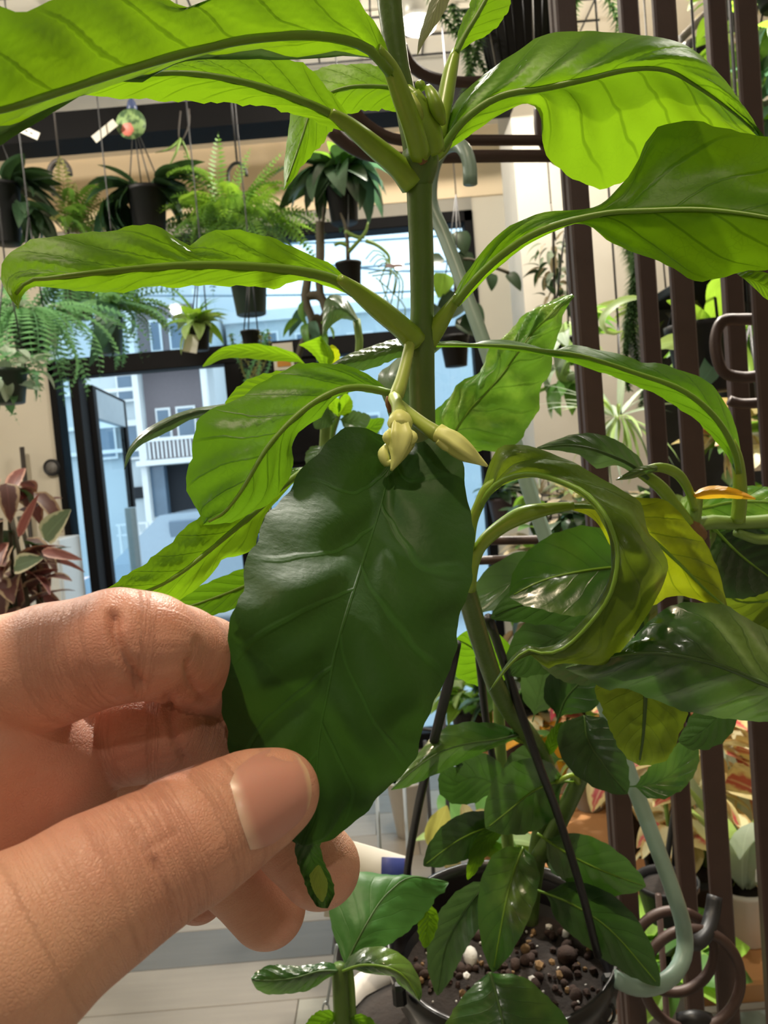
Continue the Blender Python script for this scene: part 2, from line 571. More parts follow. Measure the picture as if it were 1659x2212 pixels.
M_fac2 = simple('facade_brown_panel', rgb('746c70'), 0.7, var=0.1)
M_white = simple('white_paint', rgb('dfe3e4'), 0.5, var=0.05)
M_dark = simple('dark_facade_tone', rgb('1c2026'), 0.8)
M_fwin = simple('far_window_glass', rgb('5f7488'), 0.15, var=0.2, scale=4)

# ================================================================== the room
YW = 4.0
xl = PY(126, 1000, YW).x
xr = PY(1030, 600, YW).x
zhead = PY(900, 490, YW).z
zsof0 = PY(980, 458, YW).z
zsof1 = PY(980, 430, YW).z
xcol = PY(1124, 500, YW).x
RX0, RX1, RY0 = -2.7, 2.6, -2.4


def st(o): o['kind'] = 'structure'; return o


st(box('floor', RX0, RX1, RY0, YW + 0.1, -0.12, -0.012, M_plank[2]))
floor_o = bpy.data.objects['floor']
st(box('ceiling', RX0, RX1, RY0, YW + 0.1, CEIL, CEIL + 0.1, M_ceil))
st(box('wall_left', RX0 - 0.1, RX0, RY0, YW + 0.1, -0.1, CEIL + .1, M_wall))
st(box('wall_right', RX1, RX1 + 0.1, RY0, YW + 0.1, -0.1, CEIL + .1, M_wall))
st(box('wall_front', RX0, RX1, RY0 - 0.1, RY0, -0.1, CEIL + .1, M_wall))
st(box('wall_back', RX0, xl, YW, YW + 0.12, -0.1, CEIL, M_wall))
wb = st(box('wall_back', xl, xcol + 0.2, YW - 0.02, YW + 0.12, zsof1, CEIL, M_wallhi))
st(box('trim_1', xl, xr, YW - 0.01, YW + 0.12, zsof0, zsof1, M_soffit))
st(box('wall_back', xr, xcol + 0.3, YW, YW + 0.12, -0.1, zsof1, M_wall))
xp = PY(1126, 560, 3.3).x
st(box('pillar', xp, RX1, 3.3, 3.6, -0.1, CEIL, M_pillar))
# planks of the floor that the photograph shows: rows along x
rnd = random.Random(5)
pm = {}
y = 1.55
row = 0
while y < 3.95:
    x = -1.75 + rnd.uniform(-0.5, 0)
    while x < 0.75:
        ln = 0.92
        key = rnd.choice([0, 0, 1, 1, 2, 4, 0, 3])
        if 2.25 < y < 2.46 and -1.2 < x < 0.3: key = 3
        if key not in pm:
            pm[key] = box_mesh('plank', 0.0015, ln - 0.0015, 0.0012, 0.1888, -0.012, 0.0, 0.0012)
            pm[key].materials.append(M_plank[key])
        o = link('plank', pm[key], floor_o)
        o.location = (x, y, 0)
        x += ln
    y += 0.19
    row += 1

# beam and hanging rail grid
zb0, zb1 = PY(300, 299, 3.2).z, PY(300, 240, 3.2).z
xbe = PY(1112, 255, 3.2).x
bm_ = st(box('beam', RX0, xbe, 3.15, 3.3, zb0, zb1, M_bronze))
grid = empty('ceiling_grid', (-0.6, 2.8, CEIL), 'dark wire hanging grid fixed under the ceiling above the row of hanging pots', 'hanging grid')
for k in range(7):
    yy = 2.3 + k * 0.14
    tube('grid_rod', [(-2.2, yy, 3.035), (0.95, yy, 3.035)], 0.004, M_black, grid, n=2, sides=6)
for k in range(16):
    xx = -2.1 + k * 0.2
    tube('cross_rod', [(xx, 2.28, 3.043), (xx, 3.16, 3.043)], 0.0035, M_black, grid, n=2, sides=6)
for xx in (-2.0, -0.6, 0.8):
    tube('drop_rod', [(xx, 2.7, 3.04), (xx, 2.7, CEIL)], 0.005, M_black, grid, n=2, sides=6)

# window wall: frame members of the glazing
win = st(empty('window_1', ((xl + xr) / 2, YW + 0.05, 0)))
def fr(name, x0, x1, z0, z1, m=M_bronze, par=win, y0=YW - 0.02, y1=YW + 0.09):
    return box(name, x0, x1, y0, y1, z0, z1, m, par, 0.004)
xA1 = PY(141, 1000, YW).x
xB0, xB1 = PY(170, 1000, YW).x, PY(190, 1000, YW).x
ztr0, ztr1 = PY(440, 791, YW).z, PY(440, 751, YW).z
xm0, xm1 = PY(486, 800, YW).x, PY(520, 800, YW).x
fr('jamb', xl, xA1, 0, ztr1)
fr('post', xB0, xB1, 0, ztr0)
fr('jamb', xr - 0.045, xr, 0, zsof0)
fr('head', xl, xr, zhead, zsof0)
fr('transom', xl, xr, ztr0, ztr1)
fr('mullion', xm0, xm1, 0, ztr0)
xm2 = PY(690, 800, YW).x
fr('mullion', xm2, xm2 + 0.05, 0, ztr0)
fr('sill_rail', xm1, xr - 0.045, 0.0, 0.08)
zl = PY(700, 985, YW).z
fr('rail', xm1, xr - 0.045, zl - 0.02, zl + 0.02)
# dark sheets added to turn this part of the glazing dark
box('dark_panel', xm1, xm2, YW + 0.0, YW + 0.03, zl - 0.05, ztr0, M_bronze, win)
box('dark_panel', xm2 + .05, xr - .045, YW + 0.0, YW + 0.03, zl - .09, zl + .06, M_bronze, win)
def pane(x0, x1, z0, z1, par=win, nm='pane'):
    return box(nm, x0, x1, YW + 0.04, YW + 0.046, z0, z1, M_glass, par)
pane(xA1, xB0, 0, ztr0)
pane(xl, xr - 0.045, ztr1, zhead)
pane(xm1, xm2, 0.08, zl - 0.02); pane(xm1, xm2, zl + 0.02, ztr0)
pane(xm2 + 0.05, xr - 0.045, 0.08, zl - 0.02); pane(xm2 + 0.05, xr - 0.045, zl + 0.02, ztr0)
# the glass door, standing open outwards
door = st(empty('door_1', (xB1 + 0.01, YW + 0.1, 0)))
door.rotation_euler = (0, 0, math.radians(97))
def dr(name, a, b, z0, z1, m, th=0.018):
    o = link(name, box_mesh(name, a, b, -th, th, z0, z1, 0.003), door, m, world_space=False)
    return o
dr('stile', 0, 0.07, 0.01, ztr0 - 0.03, M_bronze)
dr('stile', 0.78, 0.85, 0.01, ztr0 - 0.03, M_bronze)
dr('top_rail', 0.07, 0.78, ztr0 - 0.20, ztr0 - 0.045, M_alu)
dr('top_edge', 0.07, 0.78, ztr0 - 0.045, ztr0 - 0.03, M_bronze)
dr('bottom_rail', 0.07, 0.78, 0.01, 0.16, M_bronze)
dr('pane', 0.07, 0.78, 0.16, ztr0 - 0.20, M_glass, 0.004)
hdl = dr('handle', 0.74, 0.76, 0.85, 1.35, M_alu, 0.035)

# ================================================================== the street
YS = 12.0
st(box('road', -14, 12, YW + 0.13, 40, -0.25, -0.12, M_road))
def bx(px): return PY(px, 900, YS).x
def bz(py, px=380): return PY(px, py, YS).z
bd = empty('street_building', (bx(380), YS, -0.12), 'grey blue apartment building with balconies across the street, seen through the open glass door', 'building')
wall_b = box('facade', bx(-300), bx(470), YS, YS + 3, -0.12, 8.6, M_fac, bd)
box('shutter_panel', bx(318), bx(440), YS - 0.06, YS, bz(990), bz(795), M_fac2, bd)
box('shutter_panel', bx(318), bx(440), YS - 0.06, YS, bz(770), bz(660), M_fac2, bd)
for (a, b) in ((308, 320), (452, 462)):
    box('white_column', bx(a), bx(b), YS - 0.35, YS - 0.2, -0.12, bz(640), M_white, bd)
box('garage_shade', bx(316), bx(432), YS - 0.02, YS, bz(1112), bz(1004), M_dark, bd)  # flat dark sheet, the shade inside the garage put in its colour
box('garage_pillar', bx(316), bx(350), YS - 0.2, YS - 0.02, bz(1112), bz(1004), M_fwin, bd)
box('balcony_slab', bx(305), bx(470), YS - 0.5, YS, bz(1003), bz(992), M_white, bd)
box('balcony_slab', bx(305), bx(470), YS - 0.5, YS, bz(796), bz(786), M_white, bd)
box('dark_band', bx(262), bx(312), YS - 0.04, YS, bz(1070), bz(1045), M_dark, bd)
for (a, b, c, e) in ((340, 372, 948, 880), (384, 426, 948, 880), (262, 300, 985, 900), (262, 300, 860, 800), (345, 370, 760, 690), (386, 425, 760, 690), (200, 250, 980, 900)):
    wf = box('window', bx(a), bx(b), YS - 0.1, YS - 0.06, bz(c), bz(e), M_white, bd)
    box('window_pane', bx(a + 4), bx(b - 4), YS - 0.11, YS - 0.1, bz(c - 5), bz(e + 5), M_fwin, wf)
bal = empty('balcony_railing', (bx(388), YS - 0.48, bz(990)))
bal.parent = bd; bal.matrix_parent_inverse = Matrix.Translation(bd.location).inverted()
for k in range(14):
    xx = bx(326 + k * 8.6)
    link('baluster', box_mesh('baluster', xx, xx + 0.02, YS - 0.5, YS - 0.47, bz(990), bz(952)), bal, M_white)
box('handrail', bx(322), bx(444), YS - 0.51, YS - 0.46, bz(954), bz(947), M_white, bal)
for yy in (830, 905, 960):
    box('ledge', bx(-300), bx(305), YS - 0.12, YS, bz(yy + 8), bz(yy), M_white, bd)
fen = empty('street_fence', (bx(400), 10.5, -0.12), 'low white street fence in front of the grey apartment building', 'fence')
def fx(px): return PY(px, 1130, 10.5).x
zf0, zf1 = PY(400, 1165, 10.5).z, PY(400, 1120, 10.5).z
for zz in (zf1, (zf0 + zf1) / 2):
    box('fence_rail', fx(250), fx(640), 10.49, 10.52, zz - 0.025, zz, M_white, fen)
for k in range(20):
    xx = fx(255 + 20 * k)
    link('fence_post', box_mesh('fence_post', xx, xx + 0.03, 10.48, 10.53, -0.12, zf1), fen, M_white)
b2 = empty('street_building', (bx(720), YS + 1, -0.12), 'low pale blue building with a flat roof behind the hanging plants in the window', 'building')
z2 = PY(700, 668, YS + 1).z
box('facade', bx(480), bx(1300), YS + 1, YS + 4, -0.12, z2, M_fac, b2)
box('roof_edge', bx(478), bx(1302), YS + 0.9, YS + 1.0, z2 - 0.12, z2 + 0.05, M_white, b2)
for a in (540, 640, 760, 880, 980):
    wf = box('window', bx(a), bx(a + 62), YS + 0.95, YS + 1, bz(735, a), bz(694, a), M_white, b2)
    box('window_pane', bx(a + 5), bx(a + 57), YS + 0.93, YS + 0.95, bz(730, a), bz(699, a), M_fwin, wf)
    wf = box('window', bx(a), bx(a + 62), YS + 0.95, YS + 1, bz(985, a), bz(885, a), M_white, b2)
    box('window_pane', bx(a + 5), bx(a + 57), YS + 0.93, YS + 0.95, bz(978, a), bz(892, a), M_fwin, wf)
M_wire = simple('overhead_wire', rgb('6d8796'), 0.6)
for i, (a, b) in enumerate((((560, 540), (1030, 505)), ((560, 600), (1030, 560)), ((700, 500), (1030, 590)), ((560, 640), (1030, 622)))):
    w = tube('street_cable', [PY(*a, 9.0) + Vector((-3, 0, 0.25)), PY(*b, 9.0), PY(*b, 9.0) + Vector((4, 0, 0.4))], 0.012, M_wire, n=8, sides=5)
    tag(w, ['thin street cable, uppermost across the pale sky', 'thin street cable crossing the sky below the uppermost one', 'thin street cable slanting down to the right across the sky',
            'thin street cable lowest above the flat roof'][i], 'cable')
M_car = simple('car_paint', rgb('8fa3b4'), 0.25, var=0.05, coat=0.6)
M_tyre = simple('tyre', rgb('151517'), 0.8)
M_red = emit('tail_lamp', rgb('d05068'), 0.6)
cx0 = PY(600, 1100, 8.5)
car = empty('car', (cx0.x, 8.5, -0.12), 'pale silver car on the street behind the held leaf', 'car')
prof = [(-1.9, .35), (-1.95, .7), (-1.6, .85), (-1.1, 1.3), (0.5, 1.35), (1.1, .9), (1.85, .8), (1.95, .4)]
vs = []
for s_, yy in ((1, -.75), (1, .75)):
    for (a, b) in prof: vs.append((a, yy * (0.86 if b > 1 else 1), b))
n = len(prof)
link('body', mesh('body', vs, [tuple(range(n)), tuple(range(2 * n - 1, n - 1, -1))] + [(i, i + n, (i + 1) % n + n, (i + 1) % n) for i in range(n)], False), car, M_car, world_space=False)
for a in (-1.2, 1.2):
    for b in (-.7, .7):
        ob = link('wheel', lathe_mesh('wheel', [(0.02, -.1), (.3, -.1), (.33, -.06), (.33, .06), (.3, .1), (.02, .1)], 18), car, M_tyre, world_space=False)
        ob.location = (a, b, .32); ob.rotation_euler = (math.pi / 2, 0, 0)
link('side_window', box_mesh('side_window', -1.0, .45, -.7, -.67, .92, 1.24, .02), car, M_fwin, world_space=False)
link('tail_lamp', box_mesh('tail_lamp', -1.97, -1.85, -.72, -.5, .62, .74, .02), car, M_red, world_space=False)

# ================================================================== lamps
M_lampb = simple('lamp_housing', rgb('c9c9c4'), 0.35, 0.2)
M_bulb = emit('lamp_face', (1.0, 0.93, 0.80), 30.0)
LAB = ['spotlight over the flowering plant', 'spotlight behind the photographer', 'unseen lamp added to brighten the flower bench', 'white ceiling spotlight glowing beside the plant stem, behind the brown leaf tip',
       'white ceiling spotlight glowing between the brown bars at the top', 'unseen lamp added to brighten the back wall and ceiling', 'unseen fill lamp added over the left of the shop', 'unseen fill lamp added near the back of the shop']
for i, (x, y, pw, beam, colr, aim) in enumerate(LAMPS):
    z = CEIL - 0.26
    root = empty('ceiling_spotlight', (x, y, z), LAB[i], 'lamp')
    d = (Vector(aim) - Vector((x, y, z))).normalized()
    rot = d.to_track_quat('-Z', 'Y').to_euler()
    body = link('housing', lathe_mesh('housing', [(0.056, 0.03), (0.06, 0.03), (0.06, 0.10), (0.045, 0.16), (0.01, 0.17)], 20), root, M_lampb, world_space=False)
    body.rotation_euler = rot
    fc = link('lamp_face', lathe_mesh('lamp_face', [(0.002, 0.045), (0.055, 0.045), (0.055, 0.05), (0.002, 0.05)], 20), root, M_bulb, world_space=False)
    fc.rotation_euler = rot
    tube('stem', [Vector((x, y, z)) - d * 0.15, Vector((x, y, z)) - d * 0.17 + Vector((0, 0, .03)), (x, y, CEIL)], 0.008, M_lampb, root, n=6, sides=6)
# ================================================================== background plants and pots
G_dark = bgleaf('leaf_dark_green', rgb('2f4630'), rgb('3c5a2c'), 0.25, 0.35)
G_mid = bgleaf('leaf_mid_green', rgb('4d7a35'), rgb('86b53a'), 0.4)
G_pale = bgleaf('leaf_pale_green', rgb('93ad6e'), rgb('b7d070'), 0.4)
G_lime = bgleaf('leaf_lime', rgb('86b03e'), rgb('9cc63a'), 0.42)
G_fern = bgleaf('fern_green', rgb('68933a'), rgb('84ad40'), 0.38)
G_fernc = bgleaf('fern_cool', rgb('5d8c62'), rgb('86bb7a'), 0.45)
G_red = bgleaf('leaf_red_variegated', rgb('5d3f3c'), rgb('7a3f38'), 0.25, edge=rgb('b9a283'))
G_pink = bgleaf('leaf_pink', rgb('7d4c47'), rgb('9a5148'), 0.25, edge=rgb('c79a88'))
G_vari = bgleaf('leaf_cream_edged', rgb('566b52'), rgb('87956a'), 0.3, edge=rgb('d9d0b0'))
G_cole = bgleaf('coleus_leaf', rgb('d8c68c'), rgb('d9c27e'), 0.3, edge=rgb('d8c88e'), centre=rgb('c03048'))
G_coly = bgleaf('coleus_yellow', rgb('ddd0a4'), rgb('d8c890'), 0.3, edge=rgb('c4a468'))
G_oran = bgleaf('leaf_orange', rgb('d99b2c'), rgb('e0a628'), 0.4)
G_tass = bgleaf('tassel_green', rgb('47633f'), rgb('5e7f43'), 0.3)
G_tasy = bgleaf('tassel_olive', rgb('8a8a55'), rgb('9f9a55'), 0.3)
G_dry = bgleaf('dry_moss', rgb('a09276'), rgb('a99a78'), 0.25)
G_silver = bgleaf('leaf_silver', rgb('a9bba6'), rgb('bccab0'), 0.3)
G_teal = bgleaf('leaf_blue_green', rgb('4c7260'), rgb('5f8a66'), 0.3, 0.3)
M_pot = simple('black_plastic_pot', rgb('131315'), 0.5, var=0.2, spec=0.3)
M_potg = simple('dark_green_pot', rgb('25372f'), 0.45, var=0.15)
M_potb = simple('brown_pot', rgb('40353a'), 0.5, var=0.15)
M_potw = simple('white_pot', rgb('d9d4cc'), 0.5, var=0.06)
M_pott = simple('terracotta', rgb('a5603d'), 0.8, var=0.15)
M_potgrey = simple('grey_pot', rgb('8d8a86'), 0.6, var=0.1)
M_soil = simple('bark_soil', rgb('1d1510'), 0.95, var=0.6, scale=120, bump=0.8, bscale=200)
M_twig = simple('twig', rgb('4c4637'), 0.8, var=0.3)
M_gstem = simple('green_stem', rgb('6f8d3f'), 0.5, var=0.15)
M_tag = simple('paper_tag', rgb('dcd8cc'), 0.6, var=0.03)
M_cardb = simple('blue_card', rgb('2f3c80'), 0.45, var=0.1)
M_wood = simple('orange_wood', rgb('b98556'), 0.6, var=0.25, scale=9, bump=0.1)
M_pole = simple('dark_pole', rgb('3a342f'), 0.6)


def blade(L, w, bend=0.5, fold=0.15, n=7, shape=0.45, tip=0.9, twist=0.0):
    """small blade from the origin along +y, arching downwards by `bend` radians, v-folded"""
    vs, fs, uv = [], [], []
    y = z = 0.0
    for i in range(n + 1):
        t = i / n
        a = -bend * t
        if i: y += L / n * math.cos(a); z += L / n * math.sin(a)
        pr = max((t ** shape) * (1 - t) ** tip, 0.0) / ((shape / (shape + tip)) ** shape * (tip / (shape + tip)) ** tip)
        hw = w / 2 * (pr + 0.05)
        for j, s in ((0, -1), (1, 0), (2, 1)):
            vs.append((s * hw, y, z + abs(s) * hw * fold * 2)); uv.append(((s + 1) / 2, t))
    for i in range(n):
        for j in range(2):
            a = i * 3 + j
            fs.append((a, a + 1, a + 4, a + 3))
    return mesh('leaf', vs, fs, True, uv)


def frond_mesh(L, w, n=18, bend=1.0, up=0.0):
    """a fern frond: rachis with pairs of pinnae"""
    vs, fs, uv = [], [], []
    y = z = 0
    prev = None
    for i in range(n):
        t = i / (n - 1)
        a = up - bend * t
        dy, dz = L / n * math.cos(a), L / n * math.sin(a)
        r = 0.0015 * (1.2 - t)
        b = len(vs)
        vs += [(-r, y, z), (r, y, z), (r, y + dy, z + dz), (-r, y + dy, z + dz)]; fs.append((b, b + 1, b + 2, b + 3))
        uv += [(.5, t)] * 4
        pl = w / 2 * math.sin(math.pi * (0.12 + 0.88 * t) ** 0.8) ** 0.7 + 0.003
        pw = L / n * 0.48
        for s in (-1, 1):
            b = len(vs)
            x1 = s * pl
            fy = pl * 0.25
            vs += [(0, y, z), (s * pl * .4, y + fy * .4 - pw * .6, z + .002), (x1, y + fy, z - pl * .18), (s * pl * .4, y + fy * .4 + pw, z + .004)]
            fs.append((b, b + 1, b + 2, b + 3)); uv += [(.5, t), (.2, t), (.5, t), (.8, t)]
        y += dy; z += dz
    return mesh('frond', vs, fs, True, uv)


def tassel_mesh(L, r, n=26, seed=0, sway=0.03):
    """a hanging spiky tassel: stem with rings of short needles"""
    rs = random.Random(seed)
    vs, fs, uv = [], [], []
    px_, py_ = 0.0, 0.0
    for i in range(n):
        t = i / n
        z = -L * t
        cx, cy = sway * math.sin(t * 4 + seed), sway * math.cos(t * 3 + seed)
        rr = r * (1 - 0.5 * t)
        for k in range(7):
            a = k * 0.9 + i * 0.45 + rs.uniform(-.2, .2)
            b = len(vs)
            c, s = math.cos(a), math.sin(a)
            w = 0.0022 + r * .07
            vs += [(cx - s * w, cy + c * w, z), (cx + s * w, cy - c * w, z), (cx + c * rr, cy + s * rr, z - rr * .55)]
            fs.append((b, b + 1, b + 2)); uv += [(.3, 0), (.7, 0), (.5, 1)]
        b = len(vs)
        z2 = -L * (i + 1) / n
        vs += [(cx - .002, cy, z), (cx + .002, cy, z), (cx + .002, cy, z2), (cx - .002, cy, z2)]; fs.append((b, b + 1, b + 2, b + 3)); uv += [(.5, .5)] * 4
    return mesh('tassel', vs, fs, True, uv)


def pot(root, rt, h, mat, soil=True, taper=0.74, seg=24, loc=(0, 0, 0)):
    """a pot whose rim centre is at loc below the root"""
    rb = rt * taper
    o = link('pot', lathe_mesh('pot', [(rb * .96, -h), (rb, -h + .002), (rt * .95, -rt * .22), (rt, -rt * .2), (rt * 1.02, 0), (rt * .95, 0), (rt * .9, -rt * .25), (rb * .9, -h + .006), (.001, -h + .006)], seg), root, mat, world_space=False)
    o.location = loc
    if soil:
        s = link('soil', lathe_mesh('soil', [(rt * .9, -rt * .27), (rt * .6, -rt * .2), (rt * .25, -rt * .16), (.002, -rt * .14)], 16), root, M_soil, world_space=False)
        s.location = loc
    return o


def spray(root, name, meshes, n, seed, base=(0, 0, 0), br=0.02, pitch=(0.1, 1.2), scale=(0.75, 1.15), az=(0, 6.2832), mats=None, zspread=0.0, roll=0.5):
    rs = random.Random(seed)
    for i in range(n):
        o = bpy.data.objects.new(name, meshes[i % len(meshes)])
        COL.objects.link(o)
        o.parent = root
        a = az[0] + (az[1] - az[0]) * ((i + rs.uniform(-.4, .4)) / n)
        if rs.random() < .4: a = rs.uniform(*az)
        p = rs.uniform(*pitch)
        r = br * rs.uniform(.2, 1)
        o.location = (base[0] + r * math.cos(a), base[1] + r * math.sin(a), base[2] + rs.uniform(-1, 1) * zspread)
        q = Matrix.Rotation(a - math.pi / 2, 3, 'Z') @ Matrix.Rotation(p, 3, 'X') @ Matrix.Rotation(rs.uniform(-roll, roll), 3, 'Y')
        o.rotation_euler = q.to_euler()
        s = rs.uniform(*scale)
        o.scale = (s, s, s)


def bm(mat, *args, **kw):
    me = blade(*args, **kw); me.materials.append(mat); return me


def fm(mat, *args, **kw):
    me = frond_mesh(*args, **kw); me.materials.append(mat); return me


def tm(mat, *args, **kw):
    me = tassel_mesh(*args, **kw); me.materials.append(mat); return me


GRIDZ = 3.035


def hang_wires(root, rim_r, top, n=3, rad=0.0022, mat=None, hook=True):
    """wires from the rim (root origin) up to the point `top` and on to the grid"""
    mat = mat or M_black
    L = Vector(root.location)
    T_ = Vector(top)
    for k in range(n):
        a = 0.5 + k * 2 * math.pi / n
        tube('hanger_wire', [L + Vector((rim_r * math.cos(a), rim_r * math.sin(a), 0)), T_], rad, mat, root, n=2, sides=5)
    if hook:
        tube('hook', [T_, T_ + Vector((0, 0, .03)), (T_.x, T_.y, GRIDZ), (T_.x + .02, T_.y, GRIDZ + .015), (T_.x + .03, T_.y, GRIDZ - .02)], rad, mat, root, n=14, sides=5)


def hook_big(root, at, s=0.03, rad=0.006, mat=None):
    """a bent hook whose top reaches a long wire up to the grid"""
    A = Vector(at)
    pts = [A + Vector(v) * s for v in ((-.7, 0, -2.2), (-1.0, 0, -.9), (-.9, 0, .2), (-.3, 0, .9), (.4, 0, .9), (.95, 0, .2), (1.0, 0, -.5))]
    tube('hook', pts, rad, mat or M_black, root, n=22, sides=7)
    tube('hanger_wire', [A + Vector((.1, 0, .85)) * s, (A.x + .1 * s, A.y, GRIDZ)], 0.0035, mat or M_black, root, n=2, sides=5)


# ---- the hanging row in front of the window
def hroot(name, px, py, d, label, cat='hanging plant', group=None):
    return empty(name, P(px, py, d), label, cat, group)


L_dk = [bm(G_dark, .17, .05, .9), bm(G_dark, .14, .055, .5), bm(G_dark, .15, .045, 1.3)]
L_dk2 = [bm(G_dark, .2, .075, 1.2, .2), bm(G_teal, .19, .07, 1.5, .2), bm(G_dark, .17, .07, .8)]
L_mid = [bm(G_mid, .14, .05, .8), bm(G_mid, .12, .045, 1.2)]
L_pale = [bm(G_pale, .12, .045, .8), bm(G_pale, .10, .04, 1.2)]
L_lime = [bm(G_lime, .13, .035, .9), bm(G_lime, .11, .03, 1.3)]
F_fern = [fm(G_fern, .33, .085, 20, 1.3, .5), fm(G_fern, .28, .08, 18, 1.7, .6), fm(G_lime, .24, .075, 18, 1.0, .5)]
F_cool = [fm(G_fernc, .34, .085, 20, 1.6, .3), fm(G_fernc, .28, .07, 18, 1.2, .2)]

h = hroot('hanging_plant', 5, 400, 2.55, 'dark oblong leaved plant cut off by the left edge, below the white printed tag')
pot(h, .055, .19, M_pot)
spray(h, 'leaf', L_dk, 34, 11, (0, 0, .0), .05, (-.4, .9), az=(-.7, 3.84))
spray(h, 'leaf', L_dk, 16, 12, (.06, -.02, -.08), .04, (-1.1, .1), az=(-1.2, 1.2))
hang_wires(h, .05, P(0, 300, 2.55))
h = hroot('hanging_plant', 316, 410, 2.6, 'dark leaved plant in a black pot hanging below the round flower picture tag')
pot(h, .066, .15, M_pot)
spray(h, 'leaf', L_dk, 44, 13, (0, 0, .01), .06, (-.3, 1.0), az=(-.6, 3.74))
spray(h, 'leaf', [bm(G_teal, .13, .05, 1.2), bm(G_dark, .15, .05, 1.4)], 26, 14, (-.06, .02, -.03), .07, (-1.2, .0), az=(1.5, 4.0))
hang_wires(h, .055, P(288, 262, 2.6), 4)
fc = P(283, 268, 2.52)
t = link('round_tag', lathe_mesh('round_tag', [(.002, 0), (.048, 0), (.048, .002), (.002, .002)], 28), None, None)
m_, nt_, p_, o_ = newmat('flower_print'); TT = NT(nt_)
tc_ = TT.n('ShaderNodeTexCoord').outputs['Object']
mp_ = TT.n('ShaderNodeMapping'); mp_.inputs['Location'].default_value = (0.012, 0.016, 0); TT.l(tc_, mp_.inputs[0])
ln_ = TT.n('ShaderNodeVectorMath', operation='LENGTH'); TT.l(mp_.outputs[0], ln_.inputs[0])
wob_ = TT.math('ADD', ln_.outputs['Value'], TT.math('MULTIPLY', TT.noise(70, tc_), .012))
grn_ = TT.mix(TT.ramp(TT.noise(45, tc_), .4, .6), rgb('3e5a38'), rgb('8aa66a'))
TT.l(TT.mix(TT.ramp(wob_, .024, .028), TT.mix(TT.noise(120, tc_), rgb('e58a78'), rgb('cf6558')), grn_), p_.inputs['Base Color'])
t.data.materials.append(m_)
t.location = fc; t.rotation_euler = (math.pi / 2, 0, 0)
tag(t, 'round picture tag with a coral flower hanging in front of the dark beam', 'tag')
def paper(name, px, py, d, w, hh, ang, label, mat=None, lines=True, cat='tag'):
    c = P(px, py, d)
    o = link(name, box_mesh(name, -w / 2, w / 2, -.0006, .0006, -hh / 2, hh / 2, .0003), None, mat or M_tag)
    o.location = c; o.rotation_euler = (0, ang, 0)
    tag(o, label, cat)
    if lines:
        k = 0
        for q in (-.22, .0, .2):
            ob = link('print_mark', box_mesh('print_mark', q * w - w * .06, q * w + w * .06, -.001, -.0007, -hh * .12, hh * .1), o, M_black, world_space=False)
    return o
paper('price_tag', 57, 283, 2.5, .085, .024, .50, 'white strip tag with small print tilting down, at the left of the dark beam')
paper('price_tag', 226, 283, 2.5, .088, .026, -.58, 'blank cream strip tag tilting up to the right beside the round picture tag', lines=False)
cl = link('plastic_clip', lathe_mesh('plastic_clip', [(.004, -.02), (.015, -.016), (.017, 0), (.012, .018), (.004, .03)], 12), None, simple('blue_clip', rgb('39466b'), .4))
cl.location = P(285, 232, 2.55); tag(cl, 'small blue clip above the round picture tag', 'clip')

h = hroot('hanging_fern', 505, 470, 2.75, 'bright green arching fern before the window, left of the drooping dark plant', 'fern')
pot(h, .07, .15, M_potg, loc=(.03, 0, -.19))
spray(h, 'frond', F_fern, 46, 21, (-.02, 0, .02), .08, (-.5, .55))
spray(h, 'frond', [fm(G_fern, .24, .07, 18, .5, 0)], 5, 22, (-.05, 0, .0), .12, (.9, 1.4))
spray(h, 'frond', F_fern, 30, 23, (.03, 0, -.03), .1, (-.9, .2))
spray(h, 'frond', [fm(G_lime, .17, .07, 14, 1.2, .3), fm(G_fern, .18, .07, 14, 1.4, .2)], 44, 26, (.0, -.05, .0), .13, (-.5, .6))
hook_big(h, P(512, 372, 2.75), .032)
h = hroot('hanging_fern', 140, 480, 2.7, 'olive fern on a thick brown hook at the left, above the brown pot', 'fern')
pot(h, .052, .13, M_potb, loc=(.02, 0, -.2))
tube('centre_stem', [P(140, 480, 2.7), P(140, 480, 2.7) + Vector((.02, 0, -.24))], .008, M_twig, h, n=3, sides=6)
spray(h, 'frond', [fm(G_tasy, .22, .06, 16, .9, .3), fm(G_fern, .22, .06, 16, 1.4, .3)], 22, 24, (.0, 0, -.02), .06, (-.4, .9), az=(-1.4, 1.6))
spray(h, 'frond', F_cool, 30, 25, (.0, -.02, -.2), .06, (-1.0, .3))
hook_big(h, P(128, 370, 2.7), .035, .010, M_pole)
h = hroot('hanging_plant', 735, 370, 2.6, 'plant with large drooping dark leaves in a black pot at the top of the window')
pot(h, .06, .17, M_pot)
spray(h, 'leaf', L_dk2, 46, 31, (0, 0, .0), .05, (-.8, .8))
spray(h, 'leaf', [bm(G_mid, .13, .05, 1.0)], 8, 32, (0, .03, .02), .05, (.4, 1.1))
hang_wires(h, .05, P(738, 262, 2.6))
tube('drooping_twig', [P(700, 440, 2.6), P(695, 520, 2.6), P(690, 560, 2.58)], [.006, .005, .003], M_twig, h)
h = hroot('hanging_plant', 752, 568, 2.5, 'wiry succulent in a small black pot dangling before the sky in the window')
pot(h, .042, .085, M_pot, taper=.8)
for k, pts in enumerate((((752, 560), (750, 520), (745, 485), (735, 460)), ((752, 545), (775, 520), (790, 500), (795, 480)), ((790, 520), (815, 530), (838, 550), (842, 570)), ((750, 530), (735, 525), (722, 530)), ((745, 500), (770, 512), (788, 512)))):
    tube('wiry_stem', [P(*q, 2.5) for q in pts], [.007, .006, .005, .003][:len(pts)], M_gstem if k else M_twig, h)
